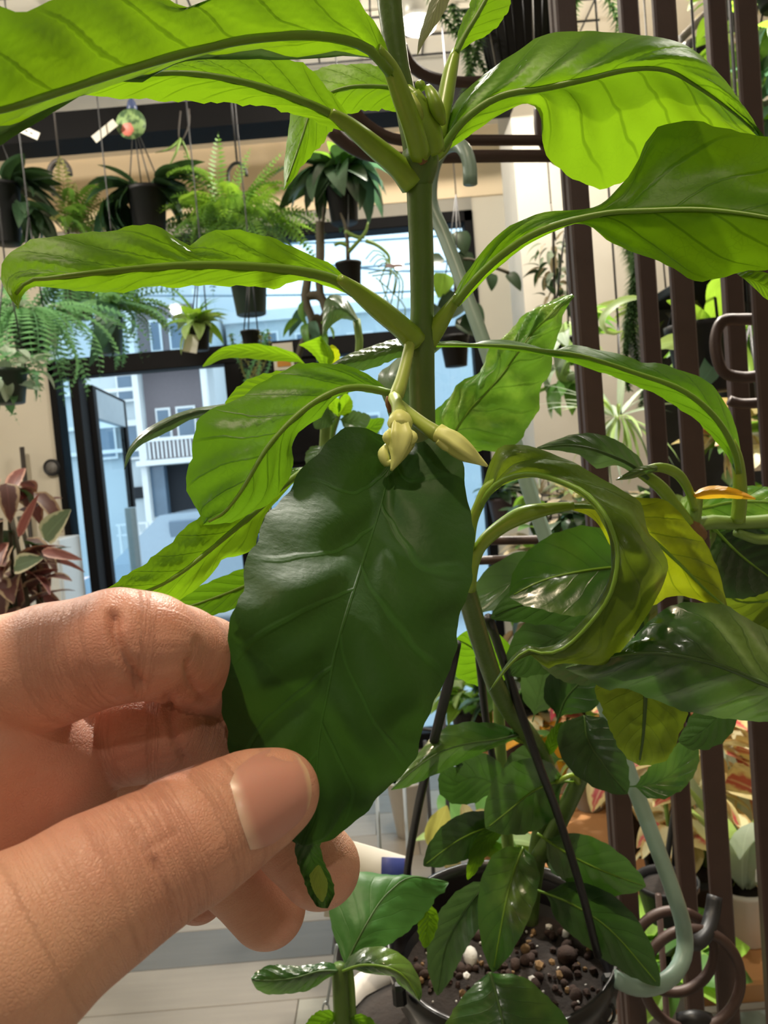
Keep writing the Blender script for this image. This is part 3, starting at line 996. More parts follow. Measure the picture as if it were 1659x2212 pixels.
for k in range(9):
    a = k * .7
    tube('thin_runner', [P(790 + 9 * k % 40, 560 + 6 * k, 2.5), P(810 + 8 * k % 50, 540 + 9 * k, 2.48), P(835 + 11 * k % 40, 560 + 14 * k, 2.5), P(820 + 16 * k % 60, 610 + 12 * k, 2.5)], .0022, M_gstem, h, n=10, sides=4)
tube('hanger_wire', [P(752, 565, 2.5), P(752, 420, 2.5)], .002, M_black, h, n=2, sides=5)
tg = paper('plant_tag', 852, 574, 2.45, .052, .012, .08, 'small pinkish tag on a runner in front of the sky', simple('pink_tag', rgb('b9a4a8'), .6), False)
h = hroot('hanging_plant', 428, 705, 2.45, 'small potted plant with pale yellowish leaves hanging over the door transom')
pot(h, .036, .075, M_pot)
spray(h, 'leaf', L_pale + [bm(G_lime, .09, .035, 1.0)], 26, 41, (0, 0, .01), .02, (-.7, 1.2))
spray(h, 'leaf', [bm(G_mid, .12, .008, .8)], 12, 42, (0, 0, .04), .02, (.3, 1.3))
hang_wires(h, .03, P(432, 520, 2.45))
paper('plant_tag', 412, 742, 2.42, .045, .055, .25, 'cream card tag beside the small pot over the door', None, False)
h = hroot('hanging_plant', 232, 690, 2.5, 'airy fine leaved plant in a dark teal pot above the glass door')
pot(h, .048, .11, simple('teal_pot', rgb('2c4a48'), .4))
spray(h, 'frond', [fm(G_fernc, .26, .06, 16, 1.0, .4), fm(G_fern, .22, .05, 14, 1.3, .3)], 34, 43, (.02, 0, .04), .05, (-.5, .8), az=(-1.8, 1.8))
spray(h, 'leaf', [bm(G_teal, .26, .06, 1.9)], 5, 44, (0, -.02, .05), .02, (-.6, .2))
hang_wires(h, .04, P(240, 500, 2.5))
h = hroot('hanging_fern', 60, 690, 2.2, 'bluish green fern cascading at the far left above the black wall disc', 'fern')
pot(h, .05, .10, M_pot)
spray(h, 'frond', F_cool, 36, 45, (.0, 0, .02), .06, (-.9, .4))
spray(h, 'leaf', [bm(G_silver, .13, .045, 1.3)], 8, 46, (.05, -.03, .03), .05, (-.8, .3))
hang_wires(h, .045, P(62, 470, 2.2))
h = hroot('hanging_plant', 10, 800, 2.0, 'cut off pot of small whitish green leaves at the left edge under the fern')
pot(h, .055, .085, M_potg)
spray(h, 'leaf', [bm(G_fernc, .06, .03, .6), bm(G_silver, .05, .03, .6)], 60, 47, (0, 0, .0), .09, (-1.2, .8), zspread=.05)
hang_wires(h, .05, P(10, 560, 2.0))
h = hroot('hanging_driftwood', 665, 640, 2.55, 'twisted dark twig plant dangling in the window above the transom')
for pts in (((665, 600), (660, 650), (675, 700), (650, 750), (640, 800)), ((660, 640), (690, 640), (705, 670), (690, 700)), ((672, 690), (690, 690), (700, 720)), ((690, 480), (692, 540), (690, 620), (705, 680))):
    tube('twig', [P(*q, 2.55) for q in pts], [.014, .016, .014, .012, .006][:len(pts)], M_twig, h, sides=6)
spray(h, 'leaf', [bm(G_mid, .11, .035, 1.2), bm(G_teal, .12, .04, 1.3)], 9, 48, (0, -.02, -.06), .05, (-1.1, .1), zspread=.06)
tube('hanger_wire', [P(690, 500, 2.55), P(690, 440, 2.55)], .002, M_black, h, n=2, sides=5)
h = hroot('hanging_tassel_fern', 540, 715, 2.4, 'grey green tassel plant hanging below the transom beside the small bright leaves')
pot(h, .03, .05, M_pot)
for k in range(9):
    o = link('tassel', tm(G_tasy if k % 2 else G_fernc, .22 + .02 * (k % 3), .016, 18, k), h, None, world_space=False)
    a = k * .7
    o.location = (.035 * math.cos(a), .03 * math.sin(a), -.0); o.rotation_euler = (.12 * math.sin(a), .16 * math.cos(a), 0)
hang_wires(h, .025, P(540, 560, 2.4))
h = hroot('orchid_card', 612, 770, 2.35, 'small white framed card with an orange print hanging below the transom', 'tag')
link('card', box_mesh('card', -.03, .03, -.001, .001, -.04, .04), h, M_tag, world_space=False)
link('orange_print', box_mesh('orange_print', -.02, .02, -.002, -.001, -.03, .005), h, simple('orange_print', rgb('c98a35'), .6), world_space=False)
h = hroot('hanging_plant', 395, 255, 2.6, 'tiny grassy air plant on a wire loop in front of the beam')
tube('wire_loop', [P(390, 240, 2.6), P(386, 290, 2.6), P(392, 305, 2.6), P(408, 270, 2.6), P(408, 235, 2.6)], .003, M_pole, h)
tube('grass_blade', [P(390, 300, 2.6), P(380, 330, 2.58), P(362, 365, 2.6)], [.005, .004, .001], M_gstem, h)
tube('grass_blade', [P(391, 300, 2.6), P(404, 330, 2.62), P(415, 372, 2.6)], [.005, .004, .001], M_gstem, h)
tube('grass_blade', [P(390, 302, 2.6), P(365, 322, 2.58), P(335, 330, 2.6)], [.005, .004, .001], M_gstem, h)
# plant with big dark leaves right of the stem, before the window edge
h = hroot('hanging_plant', 985, 620, 2.6, 'dark round leaved plant silhouetted before the right edge of the window')
pot(h, .05, .1, M_pot, loc=(-.02, 0, -.16))
for k, (a, b, w) in enumerate((((960, 560), (905, 565), .05), ((985, 500), (1010, 545), .07), ((960, 590), (950, 640), .07), ((1000, 540), (1010, 600), .06), ((1060, 590), (1065, 625), .04), ((1095, 590), (1130, 622), .05), ((1000, 640), (940, 690), .09), ((985, 690), (1040, 720), .08), ((930, 650), (905, 690), .09), ((1010, 660), (1050, 690), .06))):
    A, B = P(*a, 2.6), P(*b, 2.58)
    me = bm(G_lime if k == 2 else G_dark, (B - A).length, w, .4)
    o = link('leaf', me, h, None)
    o.matrix_parent_inverse = Matrix.Translation(h.location).inverted()
    o.location = A
    o.rotation_euler = orient(B - A, (0.3, -1, .6))
tube('twig', [P(985, 660, 2.6), P(985, 600, 2.6), P(1000, 560, 2.6), P(1060, 575, 2.6), P(1100, 590, 2.6)], .006, M_twig, h)
hang_wires(h, .045, P(985, 420, 2.6))
h = hroot('hanging_dried_plant', 1195, 520, 2.3, 'string of dried cream and brown rosettes hanging before the pale pillar')
tube('string', [P(1195, 470, 2.3), P(1196, 560, 2.3), P(1200, 690, 2.3)], .004, M_pole, h)
spray(h, 'leaf', [bm(G_dry, .06, .02, .8), bm(G_dark, .055, .02, .8), bm(G_silver, .05, .018, .9)], 70, 51, (0, 0, -.11), .05, (-1.0, .8), zspread=.11)
hang_wires(h, .01, P(1190, 440, 2.3), 1)

# ---- top right: tassel ferns and black mesh pot
h = hroot('hanging_tassel_fern', 1118, -15, 1.45, 'spiky tassel fern in a ribbed black pot at the top between leaf and bars')
pot(h, .085, .145, M_pot, taper=.72)
for k in range(26):
    a = k * 2 * math.pi / 26
    rb_ = tube('pot_rib', [(.062 * math.cos(a), .062 * math.sin(a), -.14), (.079 * math.cos(a), .079 * math.sin(a), -.022)], .0016, M_potgrey if k % 5 == 0 else M_pot, None, n=2, sides=4)
    rb_.parent = h
TS = [tm(G_tass, .30, .022, 30, 1), tm(G_tass, .24, .02, 26, 2), tm(G_tasy, .26, .02, 26, 3)]
for k, (dx, dy, ln, me) in enumerate(((-.10, -.02, 0, 0), (-.115, .02, .1, 0), (-.09, .04, .15, 1), (-.135, -.01, .25, 1), (.105, -.01, -.1, 2), (.125, .02, -.15, 2), (.09, -.05, -.12, 1), (.14, -.03, -.2, 0))):
    o = link('tassel', TS[me], h, None, world_space=False)
    o.location = (dx, dy, .02); o.rotation_euler = (0, ln * .8, k)
    tube('frond_arch', [h.location + Vector((dx * .4, dy, -.01)), h.location + Vector((dx * .8, dy, .05)), h.location + Vector((dx, dy, .02))], .004, M_gstem, h)
hang_wires(h, .08, P(1120, -260, 1.45))
h = hroot('hanging_tassel_fern', 1378, 430, 1.9, 'long dark green tassel fern hanging before the white wall between two bars')
pot(h, .04, .05, M_pot)
for k in range(7):
    a = k * .9
    o = link('tassel', tm(G_tass, .42 + .04 * (k % 3), .034, 70, 10 + k), h, None, world_space=False)
    o.location = (.03 * math.cos(a) - .01, .03 * math.sin(a), -.0)
hang_wires(h, .035, P(1378, 200, 1.9))
h = hroot('hanging_plant', 1592, 40, 1.6, 'yellow green trailing plant hanging between the bars at the top right')
pot(h, .05, .06, M_pot, loc=(0, 0, .05))
spray(h, 'leaf', [bm(G_lime, .06, .03, .9), bm(G_pale, .06, .03, .9), bm(G_lime, .05, .025, .8)], 130, 61, (-.01, 0, -.08), .045, (-1.1, .6), zspread=.19)
hang_wires(h, .04, P(1592, -250, 1.6))
h = hroot('hanging_plant', 1690, 60, 1.5, 'dark green trailing plant cut off by the right edge at the top')
pot(h, .05, .06, M_pot, loc=(0, 0, .1))
spray(h, 'leaf', [bm(G_dark, .08, .035, .9), bm(G_teal, .07, .03, .9), bm(G_mid, .07, .03, 1.0)], 110, 62, (0, 0, -.17), .07, (-1.1, .6), zspread=.22)
hang_wires(h, .04, P(1690, -250, 1.5))
rl = tube('track_arm', [P(1470, 85, 2.0), P(1520, 35, 2.0), P(1600, -60, 2.0), P(1640, -300, 2.0)], .010, M_potgrey, n=16)
tag(rl, 'grey slanting metal arm between the bars at the top right', 'bracket')
h = link('hook_cap', lathe_mesh('hook_cap', [(.003, -.02), (.03, -.015), (.034, 0), (.03, .018), (.003, .03)], 14), None, M_black)
h.location = P(1502, 108, 1.95); tag(h, 'black rounded cap at the end of the slanting grey arm', 'bracket')
fl = hroot('hanging_plant', 1560, 55, 2.2, 'pale beige mossy panel plant behind the bars in the top right corner')
spray(fl, 'leaf', [bm(G_dry, .07, .03, .7), bm(G_silver, .06, .03, .7)], 40, 64, (0, 0, 0), .06, (-1, 1), zspread=.12)
hang_wires(fl, .02, P(1560, -120, 2.2), 2)

# ---- left: reddish plant, pole, wall disc
disc = link('wall_disc', lathe_mesh('wall_disc', [(.001, 0), (.04, 0), (.043, .006), (.043, .02), (.036, .026), (.034, .02), (.001, .018)], 28), None, M_black)
disc.location = PY(115, 1010, YW) + Vector((0, -.001, 0)); disc.rotation_euler = (math.pi / 2, 0, 0)
tag(disc, 'round black disc fixed to the beige wall left of the door', 'wall fitting')
dc = link('disc_face', lathe_mesh('disc_face', [(.001, .019), (.03, .019), (.03, .022), (.001, .022)], 20), disc, simple('grey_face', rgb('6e6a66'), .5, var=.4, scale=60), world_space=False)
h = empty('red_leaved_plant', P(45, 1330, 1.75), 'reddish brown plant with cream edged leaves standing before the wall at the left', 'plant')
RL = [bm(G_red, .13, .05, .9), bm(G_pink, .12, .035, .7), bm(G_red, .12, .055, 1.1), bm(G_dark, .1, .04, .9), bm(G_red, .10, .05, .6)]
spray(h, 'leaf', RL, 40, 71, (0, 0, .18), .06, (-.7, .9), zspread=.14)
spray(h, 'leaf', RL, 40, 72, (-.03, 0, .0), .08, (-.7, .8), zspread=.13)
spray(h, 'leaf', RL, 26, 73, (-.05, 0, -.2), .08, (-.7, .6), zspread=.1)
for k in range(6):
    a = k * 1.1
    tube('stem', [h.location + Vector((.03 * math.cos(a), .03 * math.sin(a), -.45)), h.location + Vector((.05 * math.cos(a), .05 * math.sin(a), .0)), h.location + Vector((.02 * math.cos(a), .03 * math.sin(a), .22))], .005, M_twig, h)
for (a, b, w, mt) in (((95, 1165), (140, 1105), .05, G_vari), ((30, 1225), (80, 1205), .04, G_vari), ((90, 1190), (165, 1203), .022, G_pink), ((40, 1160), (72, 1075), .02, G_pink)):
    A, B = P(*a, 1.6), P(*b, 1.56)
    o = link('leaf', bm(mt, (B - A).length * 1.05, w, .25), h, None)
    o.matrix_parent_inverse = Matrix.Translation(h.location).inverted()
    o.location = A; o.rotation_euler = orient(B - A, (0.2, -1, .4))
pot(h, .09, .16, M_potb, loc=(0, 0, -.42))
pl = h.location
stl = empty('plant_stand', (pl.x, pl.y, 0), 'dark pole stand under the reddish brown plant at the left', 'stand')
sz = pl.z - .42 - .16
link('stand_top', lathe_mesh('stand_top', [(.002, sz - .02), (.13, sz - .02), (.13, sz - .0005), (.002, sz - .0005)], 24), stl, M_pole, world_space=False)
tube('pole', [(pl.x, pl.y, .012), (pl.x, pl.y, sz - .015)], .012, M_pole, stl, n=2)
link('stand_base', lathe_mesh('stand_base', [(.002, 0), (.16, 0), (.16, .01), (.015, .016), (.002, .016)], 24), stl, M_pole, world_space=False)
PL = PY(45, 1000, 3.9)
pp = tube('wall_pole', [(PL.x - .02, 3.93, 0), (PL.x, 3.93, PY(42, 966, 3.93).z)], .012, M_pole, n=2)
tag(pp, 'thin dark pole leaning on the beige wall beside the black disc', 'pole')
ps = [PY(62, 1330, 3.85), PY(75, 1330, 3.85)]
cab = box('white_cabinet', PY(85, 1250, 3.85).x, PY(160, 1250, 3.85).x, 3.72, 3.985, 0, PY(120, 1165, 3.72).z, M_white, None, .006)
cabr = empty('white_cabinet', cab.location, 'low white cabinet against the wall left of the door', 'cabinet')
cab.name = 'carcass'; cab.parent = cabr; cab_x = (PY(85, 1250, 3.85).x, PY(160, 1250, 3.85).x)
box('cabinet_door', cab_x[0] + .01, cab_x[1] - .01, 3.705, 3.72, .04, PY(120, 1165, 3.72).z - .02, M_white, cabr, .003)
box('handle', cab_x[1] - .03, cab_x[1] - .02, 3.69, 3.705, .4, .55, M_alu, cabr)
# ================================================================== the plant benches and plants behind the bars
BZ = 0.75
bench = empty('plant_bench', (0.9, 1.55, 0), 'low orange wooden bench carrying the red and yellow leaved pots behind the brown bars', 'bench')
for k in range(7):
    y0 = 0.98 + k * .18
    link('board', box_mesh('board', .16, 1.9, y0, y0 + .172, BZ - .03, BZ, .004), bench, M_wood)
for (a, b) in ((.22, 1.05), (1.8, 1.05), (.22, 2.15), (1.8, 2.15)):
    link('leg', box_mesh('leg', a - .025, a + .025, b - .025, b + .025, 0, BZ - .03, .004), bench, M_wood)
SZ = 1.2
shelf = empty('plant_shelf', (1.3, 1.75, 0), 'dark metal shelf carrying pots at mid height behind the brown bars', 'shelf')
link('shelf_board', box_mesh('shelf_board', .42, 1.95, 1.55, 1.95, SZ - .02, SZ, .003), shelf, M_black)
for (a, b, c0_, c_) in ((.45, 1.57, BZ + .0005, SZ - .02), (1.925, 1.57, 0, 1.8), (.45, 1.93, BZ + .0005, SZ - .02), (1.925, 1.93, 0, 1.8)):
    link('post', box_mesh('post', a - .012, a + .012, b - .012, b + .012, c0_, c_), shelf, M_black)


px0 = PY(1395, 800, 1.94).x
link('shelf_board', box_mesh('shelf_board', px0, 1.95, 1.55, 1.95, 1.78, 1.80, .003), shelf, M_black)
link('back_panel', box_mesh('back_panel', px0, 1.93, 1.935, 1.948, SZ, 1.78, .002), shelf, simple('dark_grey_panel', rgb('3a3a3e'), .7))  # sheet added to darken the background behind the pots


def stand_pot(px, py, z, rt, h, pm_, label, cat='plant', name='potted_plant'):
    """a potted plant whose pot stands on height z with its base seen at the pixel"""
    b = PZ(px, py, z)
    r = empty(name, (b.x, b.y, z + h), label, cat)
    pot(r, rt, h - .0005, pm_, seg=20)
    return r


C_l = [bm(G_cole, .075, .06, .7, .12, shape=.35), bm(G_coly, .07, .055, .9, .12, shape=.35), bm(G_cole, .06, .05, .5, .1, shape=.35)]
C_y = [bm(G_coly, .075, .06, .8, .12, shape=.35), bm(G_coly, .06, .05, 1.0, .1, shape=.35), bm(G_cole, .06, .05, .6, .1, shape=.35)]
r = stand_pot(1500, 2005, BZ, .062, .10, M_pot, 'yellow and red coleus in a black pot between the two front bars', name='potted_coleus')
spray(r, 'leaf', C_y, 34, 81, (0, 0, .06), .05, (-.7, .7), zspread=.05)
spray(r, 'leaf', C_l, 30, 82, (0.03, .03, .16), .06, (-.6, .7), zspread=.05)
for k in range(4): tube('stem', [r.location + Vector((.015 * (k - 1.5), 0, -.02)), r.location + Vector((.02 * (k - 1.5), .01, .15))], .0035, M_gstem, r, n=3, sides=5)
r = stand_pot(1395, 1830, BZ, .06, .10, M_pot, 'red centred coleus behind the leaning black hanger strap', name='potted_coleus')
spray(r, 'leaf', C_l, 50, 83, (0, 0, .08), .06, (-.7, .8), zspread=.07)
r = stand_pot(1660, 1850, BZ, .06, .11, M_pott, 'large red coleus at the right edge of the photo', name='potted_coleus')
spray(r, 'leaf', C_l, 46, 84, (0, 0, .10), .06, (-.7, .8), (.9, 1.4), zspread=.08)
r = stand_pot(1290, 1660, BZ, .055, .10, M_potw, 'pink and green leaved plant in a white pot behind the pale stems', name='potted_coleus')
spray(r, 'leaf', [bm(bgleaf('leaf_pink_bright', rgb('c84a5c'), rgb('d85868'), .35), .08, .05, .8), C_l[0], bm(G_mid, .08, .05, .8)], 40, 85, (0, 0, .05), .06, (-.5, .9), zspread=.05)
r = stand_pot(1215, 1700, BZ, .05, .09, M_potw, 'white pot with an orange leaved plant on the bench, left of the trellis bars')
spray(r, 'leaf', [bm(G_oran, .09, .04, 1.1), bm(G_coly, .08, .04, 1.2), bm(G_mid, .08, .04, .9)], 26, 86, (0, 0, .03), .05, (-.6, .8))
r = stand_pot(1275, 1745, BZ, .035, .08, M_potgrey, 'small grey ridged pot on the orange bench behind the plant stems')
spray(r, 'leaf', [bm(G_silver, .07, .03, .9), bm(G_pale, .06, .03, .9)], 16, 87, (0, 0, .01), .03, (-.3, 1.0))
r = stand_pot(1025, 1610, BZ, .055, .10, M_pot, 'yellow green plant with one orange leaf on the bench, beside the held leaf')
spray(r, 'leaf', [bm(G_lime, .08, .045, .9), bm(G_pale, .08, .045, .9), bm(G_mid, .08, .045, .8)], 44, 88, (0, 0, .04), .06, (-.4, .9), zspread=.03)
spray(r, 'leaf', [bm(G_oran, .07, .05, .6)], 3, 89, (-.02, -.02, .13), .02, (.2, .9))
r = stand_pot(1130, 1640, BZ, .06, .12, M_potb, 'mid green bushy plant in a brown pot on the bench behind the stems')
spray(r, 'leaf', [bm(G_mid, .10, .05, .9), bm(G_teal, .10, .05, 1.0), bm(G_dark, .1, .05, .8)], 60, 90, (0, 0, .08), .07, (-.5, .9), zspread=.07)
r = stand_pot(1612, 2025, BZ, .04, .08, M_potw, 'silvery green plant with long upright white streaked leaves at the lower right')
spray(r, 'leaf', [bm(G_silver, .26, .04, .5, .1), bm(G_pale, .22, .035, .5, .1), bm(G_silver, .20, .035, .8, .1)], 12, 91, (0, 0, .0), .02, (1.0, 1.5))
paper('plant_label', 1646, 1830, 1.05, .018, .095, .06, 'white blank plant label standing at the lower right edge', simple('label_white', rgb('ecebea'), .5), False, 'label')
r = stand_pot(1440, 2190, BZ, .05, .06, M_potgrey, 'bright green low plant under the iron rings at the bottom right')
spray(r, 'leaf', [bm(G_lime, .09, .05, .8), bm(G_mid, .08, .05, .8)], 24, 92, (0, 0, .01), .04, (-.2, .8))
r = stand_pot(1310, 2150, BZ, .04, .06, M_potgrey, 'lime green leaves beside the black pot rim at the bottom right')
spray(r, 'leaf', [bm(G_lime, .08, .04, .8), bm(G_lime, .07, .04, 1.0)], 20, 93, (0, 0, .01), .04, (-.2, .9))
ty = box('plant_tray', .3, .95, .86, .975, BZ - .06, BZ - .03, simple('blue_grey_tray', rgb('8b9a9c'), .5, var=.08), None, .006)
tag(ty, 'blue grey flat tray in front of the orange bench at the bottom right', 'tray')
tyb = box('tray_bracket', .31, .94, .87, .985, BZ - .09, BZ - .0605, M_pole, ty)
# on the shelf
r = stand_pot(1405, 1130, SZ, .085, .10, simple('mossy_bowl', rgb('b9b79c'), .7, var=.25, scale=20), 'pale mossy bowl on the dark shelf behind the bars')
spray(r, 'leaf', [bm(G_dry, .05, .02, .9), bm(G_pale, .05, .025, .9), bm(G_dark, .05, .02, .9)], 50, 94, (0, 0, -.01), .07, (-.1, 1.0))
r = stand_pot(1560, 1130, SZ, .07, .12, M_potgrey, 'grey pot of mixed pale leaves at the right on the dark shelf')
spray(r, 'leaf', [bm(G_pale, .12, .05, .9), bm(G_silver, .10, .04, .9), bm(G_mid, .12, .05, 1)], 40, 95, (0, 0, .03), .07, (-.2, 1.0))
r = stand_pot(1250, 1130, SZ, .06, .09, M_potw, 'white pot of small yellowish leaves on the shelf, left of the first wide bar')
spray(r, 'leaf', [bm(G_coly, .06, .03, .8), bm(G_pale, .07, .03, .9), bm(G_dark, .06, .03, .8)], 50, 96, (0, 0, .02), .06, (-.3, 1.0), zspread=.03)
r = stand_pot(1090, 1130, SZ, .06, .10, M_potb, 'brown pot with dark round leaves at the left end of the shelf')
spray(r, 'leaf', [bm(G_dark, .10, .05, .8), bm(G_mid, .09, .05, .8), bm(G_teal, .10, .05, .8)], 34, 97, (0, 0, .03), .05, (-.3, 1.0))
for i_, (a_, l_, cc_) in enumerate(((1060, 'trailing mossy plant spilling over the left end of the dark shelf', (G_mid, G_dark, G_dry)), (1135, 'dense dark small leaved plant trailing from the shelf beside the mossy one', (G_dark, G_teal, G_mid)), (1235, 'pale speckled plant trailing from the shelf behind the pale hook', (G_pale, G_silver, G_dark)), (1330, 'moss green plant trailing from the shelf behind the first bars', (G_mid, G_dry, G_pale)), (1480, 'lime and green plant spilling over the shelf edge behind the bars', (G_lime, G_mid, G_dark)))):
    b_ = PZ(a_, 1165, SZ)
    r = empty('trailing_plant', (b_.x, 1.60, SZ + .06), l_, 'plant')
    pot(r, .05, .0595, M_pot)
    spray(r, 'leaf', [bm(c_, .085, .042, .9) for c_ in cc_], 90, 200 + i_, (0, -.04, -.03), .09, (-1.0, .9), zspread=.13)
r = stand_pot(1660, 1130, SZ, .06, .12, M_pot, 'dark potted plant with red tinged leaves at the right edge of the shelf')
spray(r, 'leaf', [bm(G_dark, .14, .05, .8), bm(G_pink, .12, .04, .8)], 34, 98, (0, 0, .03), .05, (-.3, 1.1))
r = stand_pot(1170, 1130, SZ, .05, .08, M_pot, 'spiky white air plant in a black bowl beside the wire basket', name='air_plant')
spray(r, 'leaf', [bm(G_silver, .14, .01, .5), bm(G_dry, .12, .01, .8)], 40, 99, (0, 0, .03), .02, (.0, 1.3))
bk = PZ(1215, 1128, SZ)
bkr = empty('wire_basket', (bk.x, bk.y + .12, SZ), 'black wire basket standing on the shelf behind the puckered bright leaf', 'basket')
for zz in (0.004, .1, .2):
    tube('basket_ring', [(bk.x + .08 * math.cos(a * .5236), bk.y + .12 + .08 * math.sin(a * .5236), SZ + zz) for a in range(12)], .003, M_black, bkr, n=36, sides=5, closed=True)
for a in range(16):
    c_, s_ = .08 * math.cos(a * .3927), .08 * math.sin(a * .3927)
    tube('basket_wire', [(bk.x + c_, bk.y + .12 + s_, SZ + .003), (bk.x + c_, bk.y + .12 + s_, SZ + .2)], .002, M_black, bkr, n=2, sides=4)
r = hroot('hanging_plant', 1222, 730, 1.7, 'blurred green and white leaved plant hanging behind the tip of the puckered leaf')
pot(r, .035, .05, M_pot)
spray(r, 'leaf', [bm(G_mid, .08, .035, .9), bm(G_silver, .08, .03, .9), bm(G_pale, .07, .03, .9)], 70, 231, (0, 0, -.03), .05, (-1.0, .8), zspread=.08)
hang_wires(r, .03, P(1222, 480, 1.7))
r = hroot('hanging_air_plant', 1335, 900, 1.5, 'wispy white air plant hanging before the pale bowl between the bars', 'air plant')
spray(r, 'leaf', [bm(G_silver, .15, .008, .7), bm(G_pale, .13, .008, .9)], 46, 232, (0, 0, 0), .015, (-1.2, 1.2))
hang_wires(r, .008, P(1335, 700, 1.5), 1)
r = hroot('hanging_plant', 1620, 935, 1.25, 'pinkish red and pale leaved plant hanging at the far right above the branch')
pot(r, .04, .06, M_potw)
spray(r, 'leaf', [bm(G_cole, .07, .045, .8), bm(G_coly, .07, .04, .8), bm(G_mid, .08, .04, .9)], 40, 233, (0, 0, .01), .05, (-.8, .9), zspread=.03)
hang_wires(r, .035, P(1620, 700, 1.25))
# hanging pots seen between the bars
r = hroot('hanging_plant', 1520, 700, 1.15, 'black hanging pot with strappy lime leaves between the bars at the right')
pot(r, .055, .10, M_pot)
for pts, w, mt in ((((1525, 705), (1545, 660), (1545, 620), (1580, 600)), 40, G_lime), (((1548, 700), (1520, 690), (1470, 660), (1440, 650)), 34, G_lime), (((1560, 730), (1500, 735), (1440, 740), (1405, 755)), 40, G_pale), (((1560, 735), (1540, 790), (1500, 850)), 46, G_teal), (((1560, 735), (1600, 760), (1625, 810)), 36, G_lime), (((1400, 640), (1340, 650), (1300, 690), (1315, 720), (1345, 715)), 13, G_pale)):
    A = P(*pts[0], 1.14)
    xy = [tuple(q) for q in pts]
    quick_leaf('leaf', ' '.join('%g,%g' % q for q in xy), w, mt, r, (1.14, 1.10, 1.08), nu=4, nv=12, pucker=0)
hang_wires(r, .05, P(1520, 420, 1.15))
r = hroot('hanging_plant', 1600, 760, 1.5, 'green leafy plant in a black pot hanging at the far right behind the wide bar')
pot(r, .06, .12, M_pot)
spray(r, 'leaf', L_mid + L_lime, 44, 101, (0, 0, .02), .06, (-.7, .9))
hang_wires(r, .05, P(1600, 420, 1.5))
r = hroot('hanging_plant', 1420, 690, 2.0, 'grey striped pot of pale leaves hanging between the second and third bars')
pot(r, .085, .15, M_potgrey)
spray(r, 'leaf', L_pale, 34, 102, (0, 0, .02), .07, (-.5, .9))
hang_wires(r, .08, P(1420, 420, 2.0))
for pts, w in ((((1380, 845), (1360, 880), (1345, 960)), 44), (((1470, 905), (1450, 970), (1440, 1060)), 60), (((1330, 830), (1300, 800), (1290, 760)), 20)):
    pass
r = stand_pot(1430, 1085, SZ, .045, .08, M_potg, 'upright lime leaved plant in a green pot on the shelf between the bars')
for pts, w in ((((1425, 1010), (1365, 960), (1352, 900), (1385, 845)), 36), (((1432, 1010), (1440, 980), (1450, 950), (1478, 890)), 56), (((1440, 1010), (1470, 985), (1500, 940)), 30)):
    quick_leaf('leaf', ' '.join('%g,%g' % q for q in pts), w * 1.25, G_lime, r, (r.location.y, r.location.y - .02, r.location.y - .04), nu=4, nv=12, pucker=0)
# lower left of the pot: bucket, wire stand, card
b = PZ(890, 1800, 0)
r = empty('white_bucket', (b.x, b.y, 0), 'white bucket standing on the floor behind the black hanger wire', 'bucket')
link('bucket_body', lathe_mesh('bucket_body', [(.055, 0), (.06, .002), (.085, .22), (.09, .222), (.09, .23), (.08, .23), (.055, .02), (.001, .02)], 28), r, M_potw, world_space=False)
link('dark_filling', lathe_mesh('dark_filling', [(.078, .2), (.001, .2)], 20), r, M_soil, world_space=False)
r2 = empty('wire_plant_stand', P(860, 1900, 1.3), 'thin grey wire plant stand rods below the held leaf', 'stand')
for (x0, x1, yt) in ((810, 792, 1640), (870, 860, 1640), (918, 918, 1600), (957, 940, 1500)):
    a_, c_ = P(x0, yt, 1.25), P(x1, 1850, 1.25)
    dirn = (c_ - a_)
    base = a_ + dirn * (a_.z / -dirn.z) * 1.0 if dirn.z < 0 else c_
    tube('wire_leg', [a_, Vector((c_.x + (c_.x - a_.x) * .3, c_.y, 0))], .0035, M_alu if x0 < 900 else M_black, r2, n=2, sides=6)
rc = P(860, 1620, 1.25)
tube('top_ring', [rc + Vector((.1 * math.cos(a * .5236), .1 * math.sin(a * .5236), 0)) for a in range(12)], .0035, M_black, r2, n=36, sides=5, closed=True)
r = empty('yellow_leaved_plant', P(985, 1850, 1.25), 'plant with pale yellow leaves behind the left side of the black pot', 'plant')
for pts, w in (((962, 1850, 945, 1800, 965, 1740), 54), ((1000, 1820, 1010, 1770, 1000, 1735), 40), ((975, 1890, 975, 1850, 960, 1820), 36), ((1020, 1790, 1040, 1760, 1060, 1760), 30)):
    quick_leaf('leaf', '%g,%g %g,%g %g,%g' % pts, w, G_coly if w != 54 else bgleaf('yellow_leaf', rgb('d6d07a'), rgb('dcd86a'), .4), r, (1.25, 1.22, 1.2), nu=4, nv=10, pucker=0)
spray(r, 'leaf', [bm(G_mid, .1, .05, .8), bm(G_pale, .09, .04, .9)], 18, 105, (.05, .05, 0), .06, (-.3, 1.0))
pot(r, .06, .13, M_potb, loc=(.02, .02, -.06))
stv = Vector(r.location)
ps2 = empty('pot_stand', (stv.x + .02, stv.y + .02, 0), 'dark round pot stand under the yellow leaved plant', 'stand')
zt = stv.z - .06 - .13
link('stand_top', lathe_mesh('stand_top', [(.002, zt - .02), (.08, zt - .02), (.08, zt - .0005), (.002, zt - .0005)], 20), ps2, M_black, world_space=False)
for k in range(3):
    a = k * 2.094
    tube('leg', [(ps2.location.x + .07 * math.cos(a), ps2.location.y + .07 * math.sin(a), 0), (ps2.location.x + .06 * math.cos(a), ps2.location.y + .06 * math.sin(a), zt - .015)], .007, M_black, ps2, n=2)

